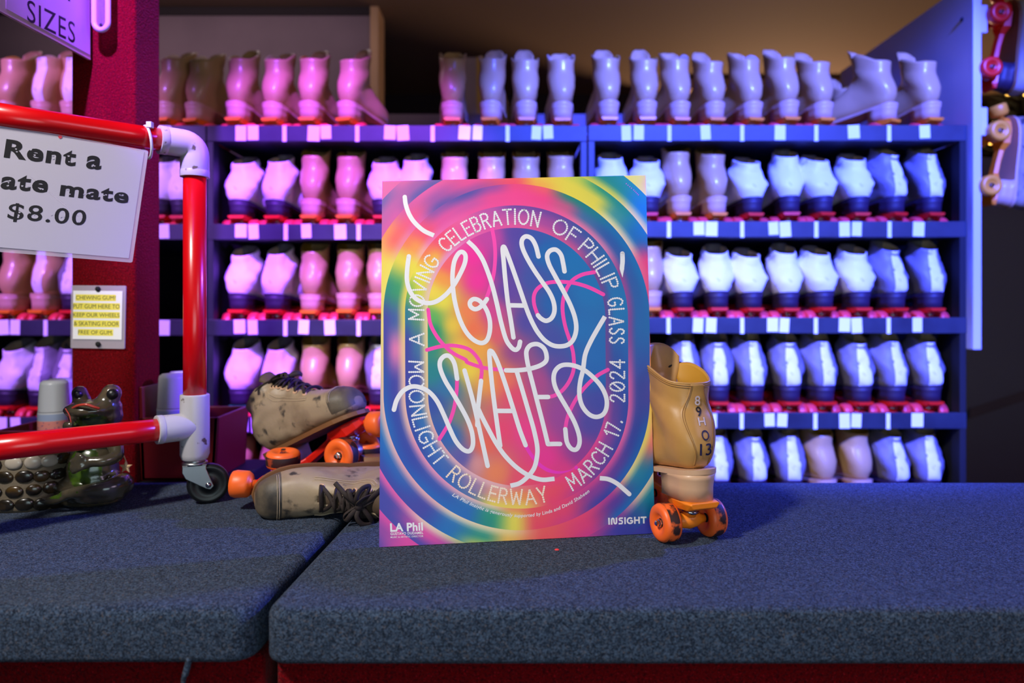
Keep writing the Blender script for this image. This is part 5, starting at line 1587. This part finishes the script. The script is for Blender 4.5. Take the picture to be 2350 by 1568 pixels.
for (wd_, pa, pb_, cc) in (('A', (952, 801), (952, 772), False), ('MOVING', (951, 741), (1000, 598), False), ('CELEBRATION', (1014, 569), (1241, 503), False),
                         ('OF', (1275, 514), (1328, 541), False), ('PHILIP', (1343, 556), (1414, 655), False), ('GLASS', (1416, 681), (1416, 785), False),
                         ('2024', (1421, 920), (1421, 824), True), ('17,', (1399, 998), (1410, 962), True), ('MARCH', (1303, 1113), (1392, 1024), True),
                         ('MOONLIGHT', (952, 838), (1011, 1068), True), ('ROLLERWAY', (1030, 1090), (1250, 1137), True)):
    dm = MB(); dotted(wd_, pa, pb_, cc, dm)
    dm.build('dotted_lettering', M['ink_cream'] if wd_ == 'ROLLERWAY' else M['ink_white'], po)

# credit line along the lower ring, logos, corner print
def line_text(body, p0, pmid, p1, cap, mb, fat=0.0, shear=0.0, bold=1.0):
    vs, fs = fit_text(body, 0, 0, 1, 1, fat, shear, 1.06)
    def cur(t):
        a = (1 - t) ** 2; b = 2 * t * (1 - t); c = t * t
        m = (2 * pmid[0] - .5 * (p0[0] + p1[0]), 2 * pmid[1] - .5 * (p0[1] + p1[1]))
        x = a * p0[0] + b * m[0] + c * p1[0]; y = a * p0[1] + b * m[1] + c * p1[1]
        dx = 2 * (1 - t) * (m[0] - p0[0]) + 2 * t * (p1[0] - m[0]); dy = 2 * (1 - t) * (m[1] - p0[1]) + 2 * t * (p1[1] - m[1])
        l = math.hypot(dx, dy); return x, y, dx / l, dy / l
    out = []
    for v in vs:
        x, y, dx, dy = cur(v.x); out.append(pq(x + dy * v.y * cap, y - dx * v.y * cap, .00020))
    mb.add(out, fs, 0, False)
ct = MB(); line_text('LA Phil Insight is generously supported by Linda and David Shaheen', (1032, 1144), (1198, 1192), (1352, 1132), 10.5, ct, .012, .25)
ct.build('credit_lettering', M['ink_white'], po)
lg = MB()
def straight(body, x0, y0, x1, y1, cap, mb, fat): line_text(body, (x0, y0), ((x0 + x1) / 2, (y0 + y1) / 2), (x1, y1), cap, mb, fat)
straight('LA Phil', 895, 1224, 968, 1221, 19, lg, .035)
straight('GUSTAVO DUDAMEL', 895.5, 1231.5, 968.5, 1228.5, 6.0, lg, .02)
straight('MUSIC & ARTISTIC DIRECTOR', 895.5, 1238, 968.5, 1235, 4.0, lg, .008)
lg.build('logo_lettering', M['ink_white'], po)
ig = MB()
Z3 = lambda x, y: (1380 + x / 11.19, 1170 + y / 11.19)
for st_, pr_ in (([(160, 222), (165, 402)], 1), ([(582, 206), (586, 386)], 1), ([(231, 400), (231, 285), (243, 246), (268, 238), (289, 262), (294, 325), (308, 366), (335, 374), (358, 345), (358, 214)], 3),
                 ([(528, 228), (440, 234), (430, 260), (440, 288), (505, 300), (512, 330), (505, 370), (414, 376)], 1),
                 ([(772, 240), (720, 222), (668, 242), (646, 300), (668, 350), (718, 364), (768, 346), (782, 296), (716, 298)], 2),
                 ([(841, 194), (843, 376)], 1), ([(953, 190), (957, 372)], 1), ([(842, 284), (955, 280)], 1), ([(994, 209), (1152, 202)], 1), ([(1077, 206), (1081, 368)], 1)):
    ribbon(ig, [Z3(*p) for p in st_], 3.7, .00020, pr_, False, False)
ig.build('wordmark_lettering', M['ink_white'], po)
tc_ = MB()       # tiny illegible corner print
for (xa, ya, xb, yb, k_) in ((1438.5, 421.5, 1450, 431.5, 4), (1455, 435.5, 1465.5, 446.5, 5)):
    for q in range(k_):
        x = xa + (xb - xa) * q / (k_ - 1); y = ya + (yb - ya) * q / (k_ - 1)
        ribbon(tc_, [(x - .7, y + .9), (x + .7, y - .9)], 1.3, .00020, 1, False, False)
tc_.build('corner_print', M['ink_pink'], po)
